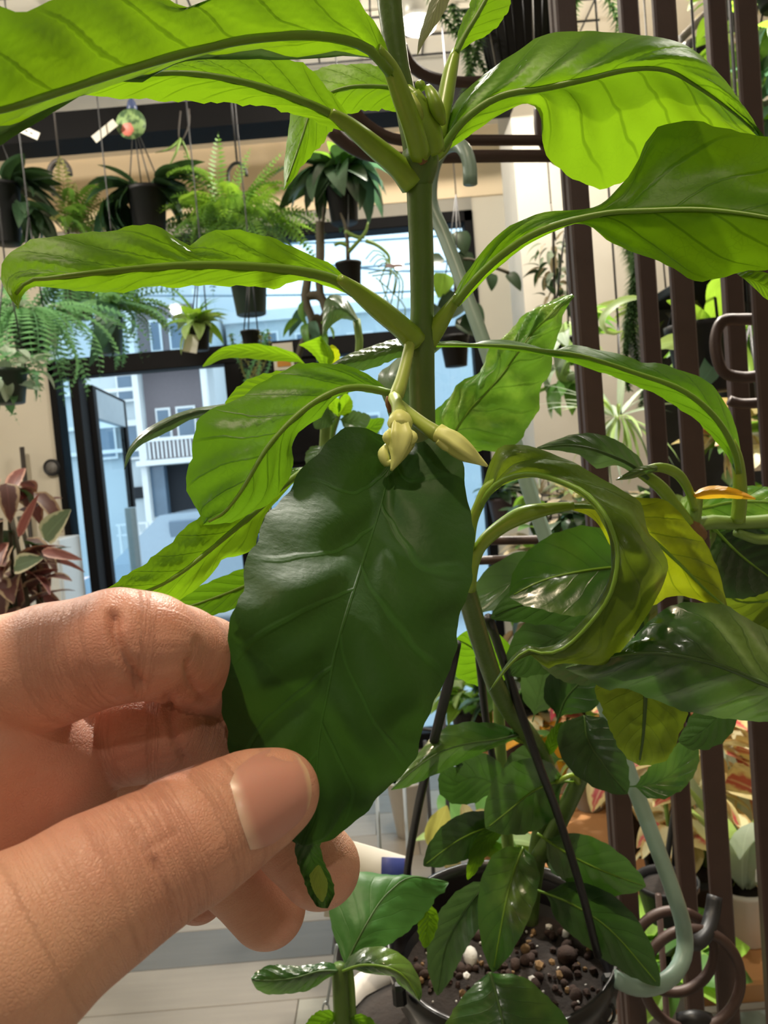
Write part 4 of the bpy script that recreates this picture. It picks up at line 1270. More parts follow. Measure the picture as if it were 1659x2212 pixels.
# ================================================================== the brown iron trellis
M_iron = simple('brown_iron', rgb('3f2d27'), 0.5, 0.1, var=0.15, scale=80, bump=0.08)
tre = empty('iron_trellis', (PY(1475, 700, .6).x, .62, 0), 'brown iron trellis of tall flat bars, scrolls and rails on the right', 'trellis')
def vbar(px, py, Y, w, th):
    p = PY(px, py, Y)
    return box('bar', p.x - w / 2, p.x + w / 2, Y - th / 2, Y + th / 2, 0.0, 2.35, M_iron, tre, .0015)
YF, YB = .60, .74
vbar(1268, 700, YF, .0150, .010)
vbar(1250, 700, YF + .02, .010, .010)
vbar(1478, 700, YF, .0168, .007)
vbar(1650, 700, YF, .0160, .006)
vbar(1402, 700, YB, .0165, .012)
vbar(1586, 700, YB, .0170, .012)
vbar(1770, 700, YB, .0165, .012)
vbar(1860, 700, YF, .0165, .012)
xa, xb = PY(1240, 700, YF).x, PY(1870, 700, YF).x
for z in (.35, 2.2):
    box('rail', xa, xb, YF - .004, YF + .004, z, z + .014, M_iron, tre, .001)
    box('rail', xa, xb, YB - .004, YB + .004, z, z + .014, M_iron, tre, .001)
    for xx in (xa + .004, xb - .004):
        box('cross_tie', xx - .005, xx + .005, YF, YB, z + .002, z + .012, M_iron, tre, .001)
# rounded arms reaching left
def arm(pts, d0, d1, r=.0042):
    n_ = len(pts)
    return tube('arm', [P(x, y, d0 + (d1 - d0) * i / (n_ - 1)) for i, (x, y) in enumerate(pts)], r, M_iron, tre)
arm([(1235, 303), (1120, 303), (1000, 303), (920, 305), (850, 300), (800, 275), (765, 240), (745, 200)], .60, .56)
arm([(1245, 337), (1120, 337), (1000, 338), (920, 340), (850, 342), (790, 332), (745, 308), (715, 280)], .60, .54, .0048)
arm([(1215, 165), (1100, 172), (1000, 178), (940, 170), (905, 155), (880, 130), (868, 100)], .62, .58, .0044)
arm([(1165, 235), (1168, 290), (1188, 332), (1215, 350), (1240, 340)], .60, .60, .0044)
arm([(1060, 1168), (1160, 1166), (1290, 1160)], .62, .61, .0035)
arm([(1000, 1212), (1100, 1208), (1310, 1196)], .62, .61, .0035)
arm([(1640, 690), (1600, 690), (1560, 695), (1545, 740), (1560, 800), (1600, 815), (1640, 812)], .66, .66, .005)
arm([(1650, 870), (1600, 872), (1575, 865)], .68, .68, .0045)
for cx, cy, rx, ry, d in ((1455, 2055, 88, 88, .60), (1495, 2115, 105, 108, .585)):
    pts = [P(cx + rx * math.cos(t), cy + ry * math.sin(t), d) for t in [i * 2 * math.pi / 16 for i in range(16)]]
    tube('scroll_ring', pts, .0040, M_iron, tre, n=64, closed=True)
tube('ring_binding', [P(1470, 2205, .59), P(1500, 2200, .585), P(1530, 2204, .59)], .006, M_black, tre)
for (px, dd) in ((1305, .66), (1406, .70)):
    p = P(px, 1700, dd)
    tube('thin_rod', [(p.x, p.y, 0.02), (p.x, p.y, 1.05)], .0028, M_iron, tre, n=2, sides=6)
# black hook on the rings and the strap of another hanging pot
hk = tube('black_hook', [P(1544, 1935, .60), P(1538, 1975, .595), P(1525, 2015, .585), P(1500, 2038, .575), P(1478, 2028, .57), P(1470, 2005, .565)], [.0058, .006, .006, .0056, .005, .004], M_black)
tag(hk, 'short black hook hung on the iron rings at the lower right', 'hook')
sr = empty('strap_pot', P(1440, 1900, .92), 'small dark empty pot hanging from a leaning black strap between the bars', 'pot')
pot(sr, .036, .045, M_pot)
tube('strap', [P(1485, 1560, .90), P(1478, 1640, .90), P(1455, 1760, .91), P(1436, 1890, .92)], [.006, .0068, .0068, .0065], M_pot, sr, flat=.35)
tube('strap', [P(1485, 1560, .90), P(1462, 1740, .95), P(1455, 1890, .95)], [.003, .003, .003], M_pot, sr)
tube('hook', [P(1485, 1562, .90), P(1487, 1500, .9), P(1478, 1460, .86), P(1470, 1450, .8), P(1462, 1470, .77)], .003, M_pot, sr)
# ================================================================== the flowering plant in the black pot
LU = leafmat('blade_backlit', rgb('4f7d1e'), (0.18, 0.345, 0.006, 1), 0.6, 0.42, 8, 1.9, 0.6, 0.3, veintone=(0.42, 0.46, 0.4), spec=0.3, pucker=0.5, net=0.25)  # lit copy for leaves seen from below, light through them put in colour
LM = leafmat('blade_mid', rgb('3f6b20'), (0.125, 0.27, 0.006, 1), 0.55, 0.36, 8, 1.9, 0.7, 0.25, veintone=(0.4, 0.45, 0.4), spec=0.3, pucker=0.6)  # tone stepped between the backlit and the dark copy
LF = leafmat('blade_shade_lifted', rgb('3f6b18'), (0.24, 0.46, 0.006, 1), 0.62, 0.42, 7, 1.9, 0.75, 0.3, veintone=(0.42, 0.46, 0.4), spec=0.12, pucker=0.5, net=0.4)  # translucent colour raised to brighten the leaf lying in E's shade
LP = leafmat('blade_puckered', rgb('5a9632'), (0.16, 0.33, 0.02, 1), 0.28, 0.42, 7, 1.6, 0.6, 0.9, mott_col=rgb('a3c860'), pucker=1.2, quilt=1.0, mscale=75.0)  # pale mottling puts the light on the puckers into the colour
LH = leafmat('blade_held', rgb('284a1b'), (0.055, 0.135, 0.012, 1), 0.2, 0.54, 5.2, 1.3, 0.5, 0.12, veintone=(0.95, 0.95, 1.0), pucker=0.9, coat=0.0, spec=0.2, midw=0.011, net=0.3)
LD = leafmat('blade_dark', rgb('1d3c19'), (0.07, 0.17, 0.02, 1), 0.2, 0.33, 7, 1.9, 0.5, 0.25, pucker=0.7, coat=0.2)
LG = leafmat('blade_glossy', rgb('274f1d'), (0.09, 0.22, 0.02, 1), 0.22, 0.26, 7, 1.9, 0.5, 0.45, mott_col=rgb('7f9d3e'), pucker=0.6, coat=0.5)
LY = leafmat('blade_yellowing', rgb('6b7a1c'), (0.30, 0.36, 0.006, 1), 0.6, 0.4, 7, 1.9, 0.7, 0.4, veintone=(0.4, 0.5, 0.3), pucker=0.5)
LO = leafmat('blade_olive', rgb('4a6420'), (0.20, 0.28, 0.012, 1), 0.42, 0.34, 7, 1.9, 0.5, 0.3, veintone=(0.5, 0.55, 0.4), spec=0.3, pucker=0.6, coat=0.06)
LT = leafmat('blade_grey_green', rgb('3f5c38'), (0.10, 0.19, 0.04, 1), 0.22, 0.34, 7, 1.9, 0.5, 0.3, pucker=0.6, coat=0.2)
M_stem = simple('plant_stem', rgb('4f6b2a'), 0.4, var=0.2, scale=90, bump=0.12)
M_pet = simple('petiole_green', rgb('7f9e2c'), 0.35, var=0.15, scale=120)
M_ribu = simple('midrib_under', rgb('668c20'), 0.45, var=0.12)
M_ribd = simple('midrib_dark', rgb('3b5a22'), 0.45, var=0.12)
M_fl = simple('bud_cream', rgb('d9de86'), 0.45, var=0.08, scale=200)
M_flst = simple('bud_stalk', rgb('9cae4c'), 0.45, var=0.1)
M_brown = simple('dry_bract', rgb('7a5a3a'), 0.8, var=0.3, scale=200)

pot_c = P(1082, 2030, .5)
plant = empty('potted_plant', pot_c, 'tall green flowering plant with cream buds and large wavy leaves in a black hanging pot', 'plant')
PR = .0735
tiltm = Matrix.Rotation(math.radians(9), 4, 'X')
prof = [(PR * .72, -.125), (PR * .75, -.126), (PR * .9, -.022), (PR * .97, -.02), (PR * 1.0, -.004), (PR * 1.0, .004), (PR * .96, .005), (PR * .93, -.004), (PR * .9, -.03), (PR * .7, -.118), (.001, -.118)]
po = link('pot', lathe_mesh('pot', prof, 48), plant, simple('pot_black_gloss', rgb('101013'), 0.28, var=0.3, scale=40, coat=0.2), world_space=False)
po.rotation_euler = (math.radians(9), 0, 0)
# soil: a lumpy disc, with pebbles and bark as its pieces
rs = np.random.RandomState(3)
vs, fs = [(0, 0, 0)], []
nr, ns = 10, 36
for i in range(1, nr + 1):
    for k in range(ns):
        r = PR * .9 * i / nr; t = 2 * math.pi * k / ns
        vs.append((r * math.cos(t), r * math.sin(t), rs.uniform(-.0016, .0016)))
for k in range(ns): fs.append((0, 1 + k, 1 + (k + 1) % ns))
for i in range(nr - 1):
    for k in range(ns):
        a = 1 + i * ns + k; b = 1 + i * ns + (k + 1) % ns
        fs.append((a, a + ns, b + ns, b))
soil = link('soil', mesh('soil', vs, fs), plant, M_soil, world_space=False)
soil.location = tiltm @ Vector((0, 0, -.030)); soil.rotation_euler = (math.radians(9), 0, 0)


def rock(name, r, seed, mat):
    import bmesh
    b = bmesh.new(); bmesh.ops.create_icosphere(b, subdivisions=2 if r > .004 else 1, radius=1)
    q = np.random.RandomState(seed)
    ax = q.uniform(.6, 1.1, 3)
    for v in b.verts: v.co = Vector([c * a * r * (1 + q.uniform(-.12, .12)) for c, a in zip(v.co, ax)])
    me = bpy.data.meshes.new(name); b.to_mesh(me); b.free()
    me.polygons.foreach_set('use_smooth', [r > .004] * len(me.polygons)); me.materials.append(mat)
    return me


M_perl = simple('perlite_white', rgb('cfccc6'), 0.8, var=0.12, scale=300, bump=0.3)
M_tan = simple('pebble_tan', rgb('7d6240'), 0.85, var=0.4, scale=200, bump=0.2)
M_bark = simple('bark_brown', rgb('33221a'), 0.9, var=0.35, scale=200, bump=0.3)
rocks = [rock('pebble', .0022, 1, M_bark), rock('pebble', .0013, 2, M_perl), rock('pebble', .003, 3, M_bark), rock('pebble', .0018, 4, M_tan), rock('bark_chip', .0042, 5, M_bark)]
rr = random.Random(9)
sm = Matrix.Translation(soil.location) @ Matrix.Rotation(math.radians(9), 4, 'X')
for k in range(275):
    r = PR * .86 * math.sqrt(rr.random()); t = rr.uniform(0, 6.283)
    me = rr.choice(rocks)
    o = bpy.data.objects.new(me.name.split('.')[0], me); COL.objects.link(o); o.parent = soil
    o.location = (r * math.cos(t), r * math.sin(t), .0012); o.rotation_euler = (rr.uniform(0, 3), rr.uniform(0, 3), 0)
    s = rr.uniform(.6, 1.3); o.scale = (s, s, s)
def soil_pt(px, py):
    """local point on the soil disc seen at a pixel"""
    n_ = (sm.to_3x3() @ Vector((0, 0, 1))); c_ = pot_c + sm.translation
    v = P(px, py, 1) - CAM
    p = CAM + v * ((c_ - CAM).dot(n_) / v.dot(n_))
    return sm.inverted() @ (p - pot_c)
for (px, py, r, m_) in ((1017, 2075, .0072, M_perl), (985, 2085, .0028, M_perl), (1008, 2112, .003, M_perl), (1186, 2006, .0028, M_perl), (1222, 2022, .0042, M_perl), (1225, 2072, .0075, M_bark), (1135, 2055, .0045, M_tan), (1150, 2120, .003, M_perl), (1030, 1990, .003, M_tan), (960, 2080, .003, M_tan), (1165, 2090, .004, M_tan), (1210, 2110, .0035, M_tan), (1000, 2150, .003, M_tan), (1052, 2000, .003, M_perl)):
    q = soil_pt(px, py)
    o = link('pebble', rock('pebble', r, int(px), m_), soil, None, world_space=False)
    o.location = (q.x, q.y, r * .4)
# lugs on the rim and the three black wires
ROT = tiltm.to_3x3()
for k, (px, py) in enumerate(((862, 2140), (1315, 2120))):
    o = link('rim_lug', box_mesh('rim_lug', -.004, .004, -.004, .004, -.009, .004, .002), plant, po.data.materials[0])
    o.matrix_parent_inverse = Matrix.Translation(plant.location).inverted()
    o.location = P(px, py, .455 if k == 0 else .47)
tube('hanger_wire', [P(1055, 1335, .36), P(1085, 1420, .40), P(1160, 1640, .42), P(1205, 1760, .44), P(1255, 1920, .45), P(1292, 2065, .46)], [.0024] * 6, M_black, plant)
tube('hanger_wire', [P(985, 1390, .37), P(965, 1490, .39), P(925, 1650, .44), P(900, 1760, .49), P(880, 1880, .54), P(878, 1960, .55)], [.0027] * 6, M_black, plant)
tube('hanger_wire', [P(1035, 1420, .42), P(1055, 1590, .48), P(1090, 1760, .54), P(1110, 1880, .57)], [.0022] * 4, M_black, plant)
# plastic card in the pot
cd = empty('plant_card', P(830, 1870, .58), 'curved white and blue plastic plant card standing in the pot behind the fingertip', 'label')
def curved_card(name, a, b, c, d, dep, bulge, mat, par):
    vs, uv, fs = [], [], []
    n_ = 8
    for i in range(n_ + 1):
        t = i / n_
        for (p, q) in ((a, b), (d, c)):
            vs.append(P(p[0] * (1 - t) + q[0] * t, p[1] * (1 - t) + q[1] * t, dep - bulge * math.sin(math.pi * t)))
    for i in range(n_): fs.append((2 * i, 2 * i + 1, 2 * i + 3, 2 * i + 2))
    o = link(name, mesh(name, vs, fs), par, mat)
    md = o.modifiers.new('thickness', 'SOLIDIFY'); md.thickness = .0006
    return o
curved_card('card_sheet', (700, 1800), (884, 1852), (884, 2010), (700, 1980), .585, .012, M_tag, cd)
curved_card('blue_panel', (793, 1850), (888, 1855), (888, 1960), (785, 1960), .580, .006, M_cardb, cd)
curved_card('violet_panel', (868, 1856), (888, 1857), (890, 1960), (870, 1960), .578, .001, simple('violet_print', rgb('4a3684'), .45), cd)

# main stem
tube('stem', [P(835, -60, .222), P(848, 60, .224), P(862, 150, .226), P(884, 250, .229), P(904, 340, .233), P(906, 430, .236), P(911, 560, .24), P(912, 700, .243), P(910, 730, .244), P(912, 860, .25), P(918, 960, .258), P(950, 1100, .28), P(1005, 1270, .32), P(1040, 1390, .36), P(1085, 1510, .41), P(1150, 1600, .45), P(1178, 1660, .47), P(1182, 1740, .49), P(1165, 1820, .505), P(1150, 1920, .515), P(1145, 1990, .52)],
     [.0037, .0034, .0031, .0036, .0042, .0038, .0037, .0036, .0041, .0041, .0041, .0042, .0043, .0045, .0048, .0054, .0060, .0062, .0060, .0058, .0055], M_stem, plant, n=90, sides=12)
tube('node', [P(900, 300, .231), P(906, 345, .233), P(904, 400, .235)], [.0030, .0058, .0040], M_stem, plant, sides=12)
tube('branch', [P(1165, 1850, .50), P(1195, 1800, .49), P(1235, 1720, .47), P(1262, 1660, .46), P(1282, 1620, .45)], [.0055, .0055, .0053, .0050, .0045], M_stem, plant)
tube('branch', [P(1120, 1960, .52), P(1100, 1850, .515), P(1088, 1720, .51), P(1080, 1600, .50), P(1075, 1500, .49), P(1060, 1420, .48)], [.0040, .0040, .0038, .0036, .0034, .003], M_gstem, plant)
# shoots at the upper node
tube('bract_scar', [P(905, 300, .226), P(906, 330, .2265), P(916, 352, .228)], [.0010, .0020, .0012], M_brown, plant)
tube('shoot', [P(930, 330, .232), P(918, 280, .228), P(905, 235, .225), P(890, 200, .223)], [.0045, .0048, .0035, .0022], M_pet, plant)
tube('young_bud', [P(925, 190, .224), P(935, 210, .222), P(943, 232, .222), P(950, 250, .224), P(958, 268, .226)], [.0012, .0019, .0021, .0018, .0008], M_pet, plant)
tube('young_bud', [P(902, 180, .226), P(908, 186, .225), P(914, 192, .226)], [.0008, .0017, .0008], M_pet, plant)
tube('young_bud', [P(880, 190, .224), P(905, 215, .223), P(930, 240, .226)], [.0012, .0016, .0008], M_pet, plant)
tube('young_bud', [P(888, 205, .222), P(900, 235, .2215), P(915, 268, .225)], [.0010, .0016, .0006], M_flst, plant)


def leaf(rails, mat, nu=14, nv=44, rib=None, ribmat=None, **kw):
    return rails_leaf('leaf', rails, mat, plant, nu, nv, rib=rib, ribmat=ribmat or M_ribu, **kw)


# A: huge near leaf at the top left
tube('petiole', [P(908, 335, .228), P(890, 270, .219), P(868, 210, .213), P(845, 150, .208), P(815, 105, .202)], [.0032, .0030, .0028, 0.0023, .0014], M_pet, plant)
leaf([(-1, '848,140 825,75 790,20 740,-30 650,-60 520,-40 455,0 415,18 370,2 280,-50 180,-40 95,10 40,28 -20,8 -120,10 -260,90', (.207, .185, .155, .125, .11)),
      (-.5, '845,150 800,85 740,50 640,20 500,15 360,30 200,60 40,110 -120,150 -262,95', (.206, .182, .152, .122, .11)),
      (0, '843,158 800,108 735,84 650,76 540,84 440,104 300,142 150,190 0,236 -140,240 -264,100', (.206, .182, .152, .122, .11)),
      (.55, '848,165 828,128 770,112 660,112 560,104 450,108 340,142 200,190 60,240 -60,280 -180,250 -266,105', (.207, .188, .16, .13, .112)),
      (.8, '850,170 832,134 775,120 690,121 600,122 480,118 400,132 330,156 250,172 150,206 40,262 -60,300 -190,260 -267,108', (.208, .192, .166, .136, .114)),
      (1, '852,175 836,140 780,123 720,124 640,128 560,130 440,128 372,142 325,166 300,178 240,178 160,214 60,278 -60,330 -200,270 -268,110', (.209, .190, .160, .131, .113))],
     LU, 18, 50, strip=(.68, LT), rib=(0.00132, 0.00042), pucker=.0008, npk=8)  # curled edge takes the grey green top colour, darkened in place of shade
# B
tube('petiole', [P(892, 395, .234), P(862, 362, .231), P(810, 318, .225), P(755, 272, .219), P(715, 244, .215)], [.0042, .0034, .0030, 0.0023, .0014], M_pet, plant)
leaf([(-1, '765,268 735,225 700,180 668,148 640,132 600,122 540,118 470,116 400,120 310,135 220,165 150,196', (.219, .213, .206, .2, .195)),
      (0, '760,278 715,246 640,213 560,186 470,166 400,158 320,160 230,176 150,198', (.219, .212, .205, .2, .195)),
      (1, '755,288 700,270 640,248 570,230 500,224 430,220 380,220 320,215 250,212 190,206 150,200', (.219, .215, .210, .204, .196))],
     LU, rib=(0.00132, 0.00036), pucker=.0006)
# C
leaf([(-1, '862,150 820,141 760,138 705,143 665,160 640,195 628,240 622,290 614,350 613,408', (.262, .262, .264, .262, .258)),
      (0, '862,190 810,186 755,188 705,205 672,240 655,290 635,350 614,409', (.260, .258, .258, .254, .256)),
      (1, '862,242 820,238 780,241 742,250 722,275 690,318 660,350 635,385 615,410', (.262, .26, .26, .258, .257))],
     LU, rib=(0.00072, 0.00024), pucker=.0005)
# D: upright leaf at the top, with its petiole
tube('petiole', [P(945, 300, .238), P(958, 235, .242), P(972, 160, .246), P(985, 110, .248)], [.0026, .0026, 0.0023, .0014], M_pet, plant)
leaf([(-1, '978,120 985,90 996,50 1015,10 1030,-40 1050,-110', (.248, .25, .252, .255)),
      (0, '985,115 1005,75 1035,25 1062,-30 1080,-110', (.247, .247, .248, .25)),
      (1, '993,112 1020,92 1058,72 1088,40 1104,5 1115,-50 1110,-110', (.249, .252, .256, .26))],
     LU, rib=(0.00096, 0.00048), pucker=.0004)
# drooping narrow leaf tip at the very top
leaf([(-1, '950,-60 935,-10 920,30 908,70 903,95 901,118', (.23, .228, .226)), (0, '965,-60 952,-10 935,30 918,70 908,95 901,119', (.228, .226, .226)),
      (1, '990,-60 975,-10 955,35 932,68 914,95 902,120', (.23, .229, .226))], leafmat('blade_brown_tip', rgb('4f5a3a'), (0.2, .2, .08, 1), .3, .4), 8, 20)
# E: big leaf up to the right
tube('petiole', [P(928, 345, .236), P(950, 318, .240), P(968, 285, .242), P(985, 250, .243)], [.0022, .0030, 0.0023, .0014], M_pet, plant)
leaf([(-1, '940,325 968,250 1000,200 1050,158 1110,115 1160,82 1205,70 1265,66 1320,71 1370,73 1440,84 1500,108 1545,150 1590,205 1625,260 1648,300', (.245, .245, .238, .236, .24)),
      (-.5, '942,330 985,248 1050,195 1150,148 1260,122 1370,112 1450,116 1520,152 1580,215 1625,265 1648,301', (.240, .236, .226, .226, .236)),
      (0, '945,335 1000,262 1080,208 1180,190 1280,168 1360,150 1440,152 1510,190 1580,240 1620,275 1649,302', (.238, .234, .224, .226, .238)),
      (.5, '946,338 1010,275 1085,232 1150,205 1195,210 1250,248 1320,270 1400,250 1490,250 1570,275 1620,290 1649,303', (.242, .244, .246, .25, .246)),
      (1, '946,340 1000,302 1050,268 1100,236 1140,222 1168,232 1172,270 1172,305 1186,345 1215,372 1245,388 1275,400 1308,410 1360,385 1450,345 1550,318 1649,304', (.244, .25, .262, .268, .25))],
     LU, 20, 56, rib=(0.00130, 0.00030), pucker=.0008, npk=7)
# F: twisted leaf to the right
tube('petiole', [P(920, 738, .246), P(940, 712, .244), P(965, 675, .240), P(990, 640, .237)], [.0038, .0032, 0.0023, .0014], M_pet, plant)
leaf([(-1, '975,650 1000,600 1040,545 1085,500 1130,474 1170,459 1215,455 1262,452 1300,440 1330,412 1358,380 1380,345 1395,305 1425,272 1470,263 1520,266 1600,284 1680,310 1780,380 1850,500', (.238, .228, .222, .205, .190)),
      (-.4, '980,655 1020,600 1075,535 1130,495 1190,474 1245,464 1290,458 1320,450 1350,435 1375,405 1410,380 1480,370 1580,385 1700,430 1852,502', (.236, .226, .222, .207, .186)),
      (0, '983,657 1030,600 1085,550 1140,512 1195,488 1240,475 1280,466 1330,458 1400,455 1500,452 1580,458 1660,470 1760,490 1854,504', (.235, .225, .215, .200, .184)),
      (.5, '988,660 1040,606 1090,562 1145,522 1200,495 1245,482 1285,484 1330,500 1400,520 1480,540 1560,545 1660,540 1760,530 1856,506', (.236, .227, .218, .202, .185)),
      (1, '992,662 1030,622 1070,580 1120,540 1165,515 1215,492 1250,480 1282,492 1310,518 1350,538 1400,555 1450,578 1490,602 1530,606 1570,598 1620,584 1680,580 1770,560 1858,508', (.238, .232, .226, .208, .188))],
     LF, 18, 56, rib=(0.00130, 0.00030), pucker=.0007, npk=7)
leaf([(-1, '1590,590 1620,585 1660,590 1720,620', (.215, .21)), (0, '1600,598 1630,605 1665,625 1720,650', (.213, .208)), (1, '1605,600 1632,625 1660,650 1720,680', (.215, .21))], LU, 6, 14)
# G: left leaf at mid height
tube('petiole', [P(898, 738, .242), P(868, 708, .238), P(820, 668, .230), P(770, 628, .222), P(735, 602, .216)], [.0040, .0034, .0032, 0.0023, .0014], M_pet, plant)
leaf([(-1, '770,625 745,598 715,572 670,550 640,536 600,520 545,502 500,494 460,502 430,514 408,530 385,516 350,494 310,485 270,489 220,502 150,505 90,514 40,534 10,556 0,590 20,640 38,662', (.223, .209, .194, .180, .168)),
      (0, '765,632 725,605 660,588 580,578 480,573 380,574 280,582 180,592 100,602 55,608 35,625 38,664', (.222, .208, .192, .176, .170)),
      (1, '762,640 725,625 690,612 650,606 620,614 590,622 540,620 480,616 430,618 380,620 320,620 270,630 220,632 150,626 100,620 65,622 48,640 39,668', (.223, .212, .199, .184, .172))],
     LU, 16, 56, rib=(0.00156, 0.00036), pucker=.0007, npk=8)
# H: the held leaf
hl = leaf([(-1, '845,965 832,940 800,926 765,922 738,928 706,958 675,990 648,1018 622,1064 590,1096 572,1112 556,1172 530,1216 524,1250 526,1276 504,1320 494,1380 488,1440 481,1495 484,1550 493,1615 520,1690 560,1750 600,1792 628,1814 650,1824', (.216, .205, .188, .168, .1505, .1492, .1522, .1528, .1535)),
           (-.5, '846,975 826,985 796,1000 764,1038 728,1100 694,1160 666,1220 642,1290 620,1370 600,1450 588,1540 590,1640 606,1716 628,1782 650,1825', (.214, .198, .178, .160, .1525, .1520, .1525, .1526, .1530)),
           (0, '848,985 840,1020 826,1080 808,1140 788,1200 766,1270 744,1340 722,1420 706,1500 690,1590 682,1680 674,1760 652,1826', (.212, .202, .184, .166, .158, .1550, .1536, .1534, .1535)),
           (.5, '858,980 880,1020 898,1080 906,1150 904,1230 890,1310 868,1390 846,1460 822,1540 796,1620 764,1695 722,1765 654,1827', (.212, .200, .188, .175, .164, .157, .155, .1545, .1540)),
           (1, '872,970 890,958 915,950 938,945 968,955 990,985 1002,1020 1008,1060 1018,1110 1023,1170 1020,1240 1008,1290 996,1320 990,1372 972,1440 952,1490 930,1540 910,1590 884,1655 846,1698 802,1738 775,1772 740,1798 704,1814 672,1824 655,1828', (.216, .212, .200, .188, .176, .166, .160, .157, .1545))],
          LH, 30, 100, cells=.0002, pucker=.0010, npk=5.2, kpk=1.3, ripple=.0005, seed=4)
hl['label'] = 'broad dark green leaf held between thumb and finger'
tp = leaf([(-1, '645,1806 637,1830 644,1868 655,1898 668,1932 684,1958', (.1555, .1565, .157)), (-.4, '655,1806 654,1832 664,1870 676,1902 686,1935 693,1961', (.1560, .1585, .158)), (.3, '672,1808 676,1835 690,1870 700,1902 706,1935 702,1962', (.1565, .159, .158)), (1, '692,1808 692,1830 700,1862 716,1895 722,1930 708,1962', (.156, .157, .157))],
          LD, 10, 24, pucker=.0003)
tp['label'] = 'narrow folded tip hanging below the held leaf'
tp2 = leaf([(-1, '668,1890 672,1912 682,1934 694,1948', (.1568, .1560)), (0, '688,1868 690,1890 694,1920 696,1948', (.1560, .1556)), (1, '700,1886 708,1905 706,1930 698,1948', (.1568, .1560))],
          leafmat('blade_fold_pale', rgb('9fb84a'), (.4, .5, .04, 1), .4, .4), 6, 14)
tp2['label'] = 'pale torn patch on the folded leaf tip'
# I: broad leaf left of the stem
leaf([(-1, '842,846 815,822 790,806 750,790 700,784 640,788 590,812 545,840 500,868 450,888 428,902 420,940 414,985 402,1020 404,1050 412,1080 424,1098 440,1130', (.248, .243, .238, .232, .226)),
      (0, '842,850 790,838 740,840 690,862 650,890 610,928 575,970 545,1020 515,1070 480,1110 440,1132', (.247, .241, .234, .228, .225)),
      (1, '840,854 800,850 770,844 735,852 712,868 698,895 672,915 645,935 630,965 634,1000 620,1040 590,1080 540,1110 490,1130 440,1134', (.248, .246, .243, .238, .228))],
     LM, 16, 46, rib=(0.00132, 0.00036), pucker=.0007, npk=6)
# K: lower left bright leaf towards the knuckle
leaf([(-1, '660,1008 630,1012 600,1024 560,1044 520,1066 480,1088 440,1108 405,1136 370,1170 330,1204 280,1238 214,1282', (.262, .250, .235, .222, .212)),
      (0, '660,1014 610,1050 560,1098 510,1140 450,1190 400,1230 350,1262 290,1284 212,1286', (.260, .247, .234, .222, .212)),
      (1, '660,1020 628,1050 600,1080 575,1110 558,1150 548,1188 515,1200 480,1208 468,1228 440,1258 410,1282 370,1306 310,1320 212,1290', (.262, .254, .248, .236, .214))],
     LU, 14, 44, rib=(0.00120, 0.00036), pucker=.0006)
quick_leaf('leaf', '640,1200 560,1250 480,1285 400,1312 330,1330', 72, LM, plant, (.30, .285, .275), .1, rib=(0.00072, 0.00024), ribmat=M_ribu)
quick_leaf('leaf', '600,1080 550,1110 520,1150 500,1195', 70, LD, plant, (.29, .28, .275), .2)
# M: grey green thin leaf behind on the left
leaf([(-1, '640,830 560,852 490,871 430,880 385,892 335,915 300,940 275,975 268,1014', (.32, .31, .30, .295)), (0, '640,850 560,868 480,882 410,892 350,918 305,950 280,985 268,1015', (.315, .305, .295, .295)),
      (1, '640,870 560,885 480,896 415,906 360,935 318,954 290,975 268,1016', (.32, .31, .3, .296))], LT, 8, 30, pucker=.0004)
leaf([(-1, '690,800 640,796 590,804 540,818 510,838 488,866', (.30, .295, .29)), (0, '690,830 630,830 560,845 486,870', (.30, .295, .29)), (1, '690,870 620,880 560,890 487,874', (.30, .295, .29))], LU, 8, 24)
# N: wet leaf crossing behind the stem, and the pale one under it
leaf([(-1, '900,728 860,731 830,738 790,752 750,766 714,788', (.29, .288, .284)), (0, '900,745 850,752 800,766 750,782 712,792', (.284, .282, .282)), (1, '900,765 860,774 820,790 780,800 740,800 712,795', (.285, .285, .284))], LG, 8, 24, pucker=.0005)
leaf([(-1, '850,1000 840,900 815,820 840,790 880,760 940,740', (.30, .31, .31)), (0, '890,1000 875,900 860,830 880,790 910,765 950,745', (.30, .30, .3)), (1, '920,1000 905,900 895,840 905,800 925,775 955,750', (.30, .305, .31))], LT, 8, 24)
# P: puckered bright leaf behind on the right
leaf([(-1, '955,975 938,930 932,905 955,870 990,835 1015,815 1040,790 1060,758 1085,728 1110,702 1150,672 1185,652 1215,640 1236,636', (.36, .35, .345, .345)),
      (0, '965,968 990,920 1020,880 1060,838 1100,790 1130,745 1165,705 1200,670 1237,637', (.355, .345, .338, .34)),
      (1, '975,962 1010,975 1050,978 1085,972 1120,955 1140,930 1158,885 1170,850 1186,800 1196,760 1208,715 1216,680 1238,638', (.36, .355, .35, .342))],
     LP, 24, 70, cells=.0020, pucker=.0013, npk=7, kpk=1.8, rib=(0.00072, 0.00024), ribmat=M_ribu)
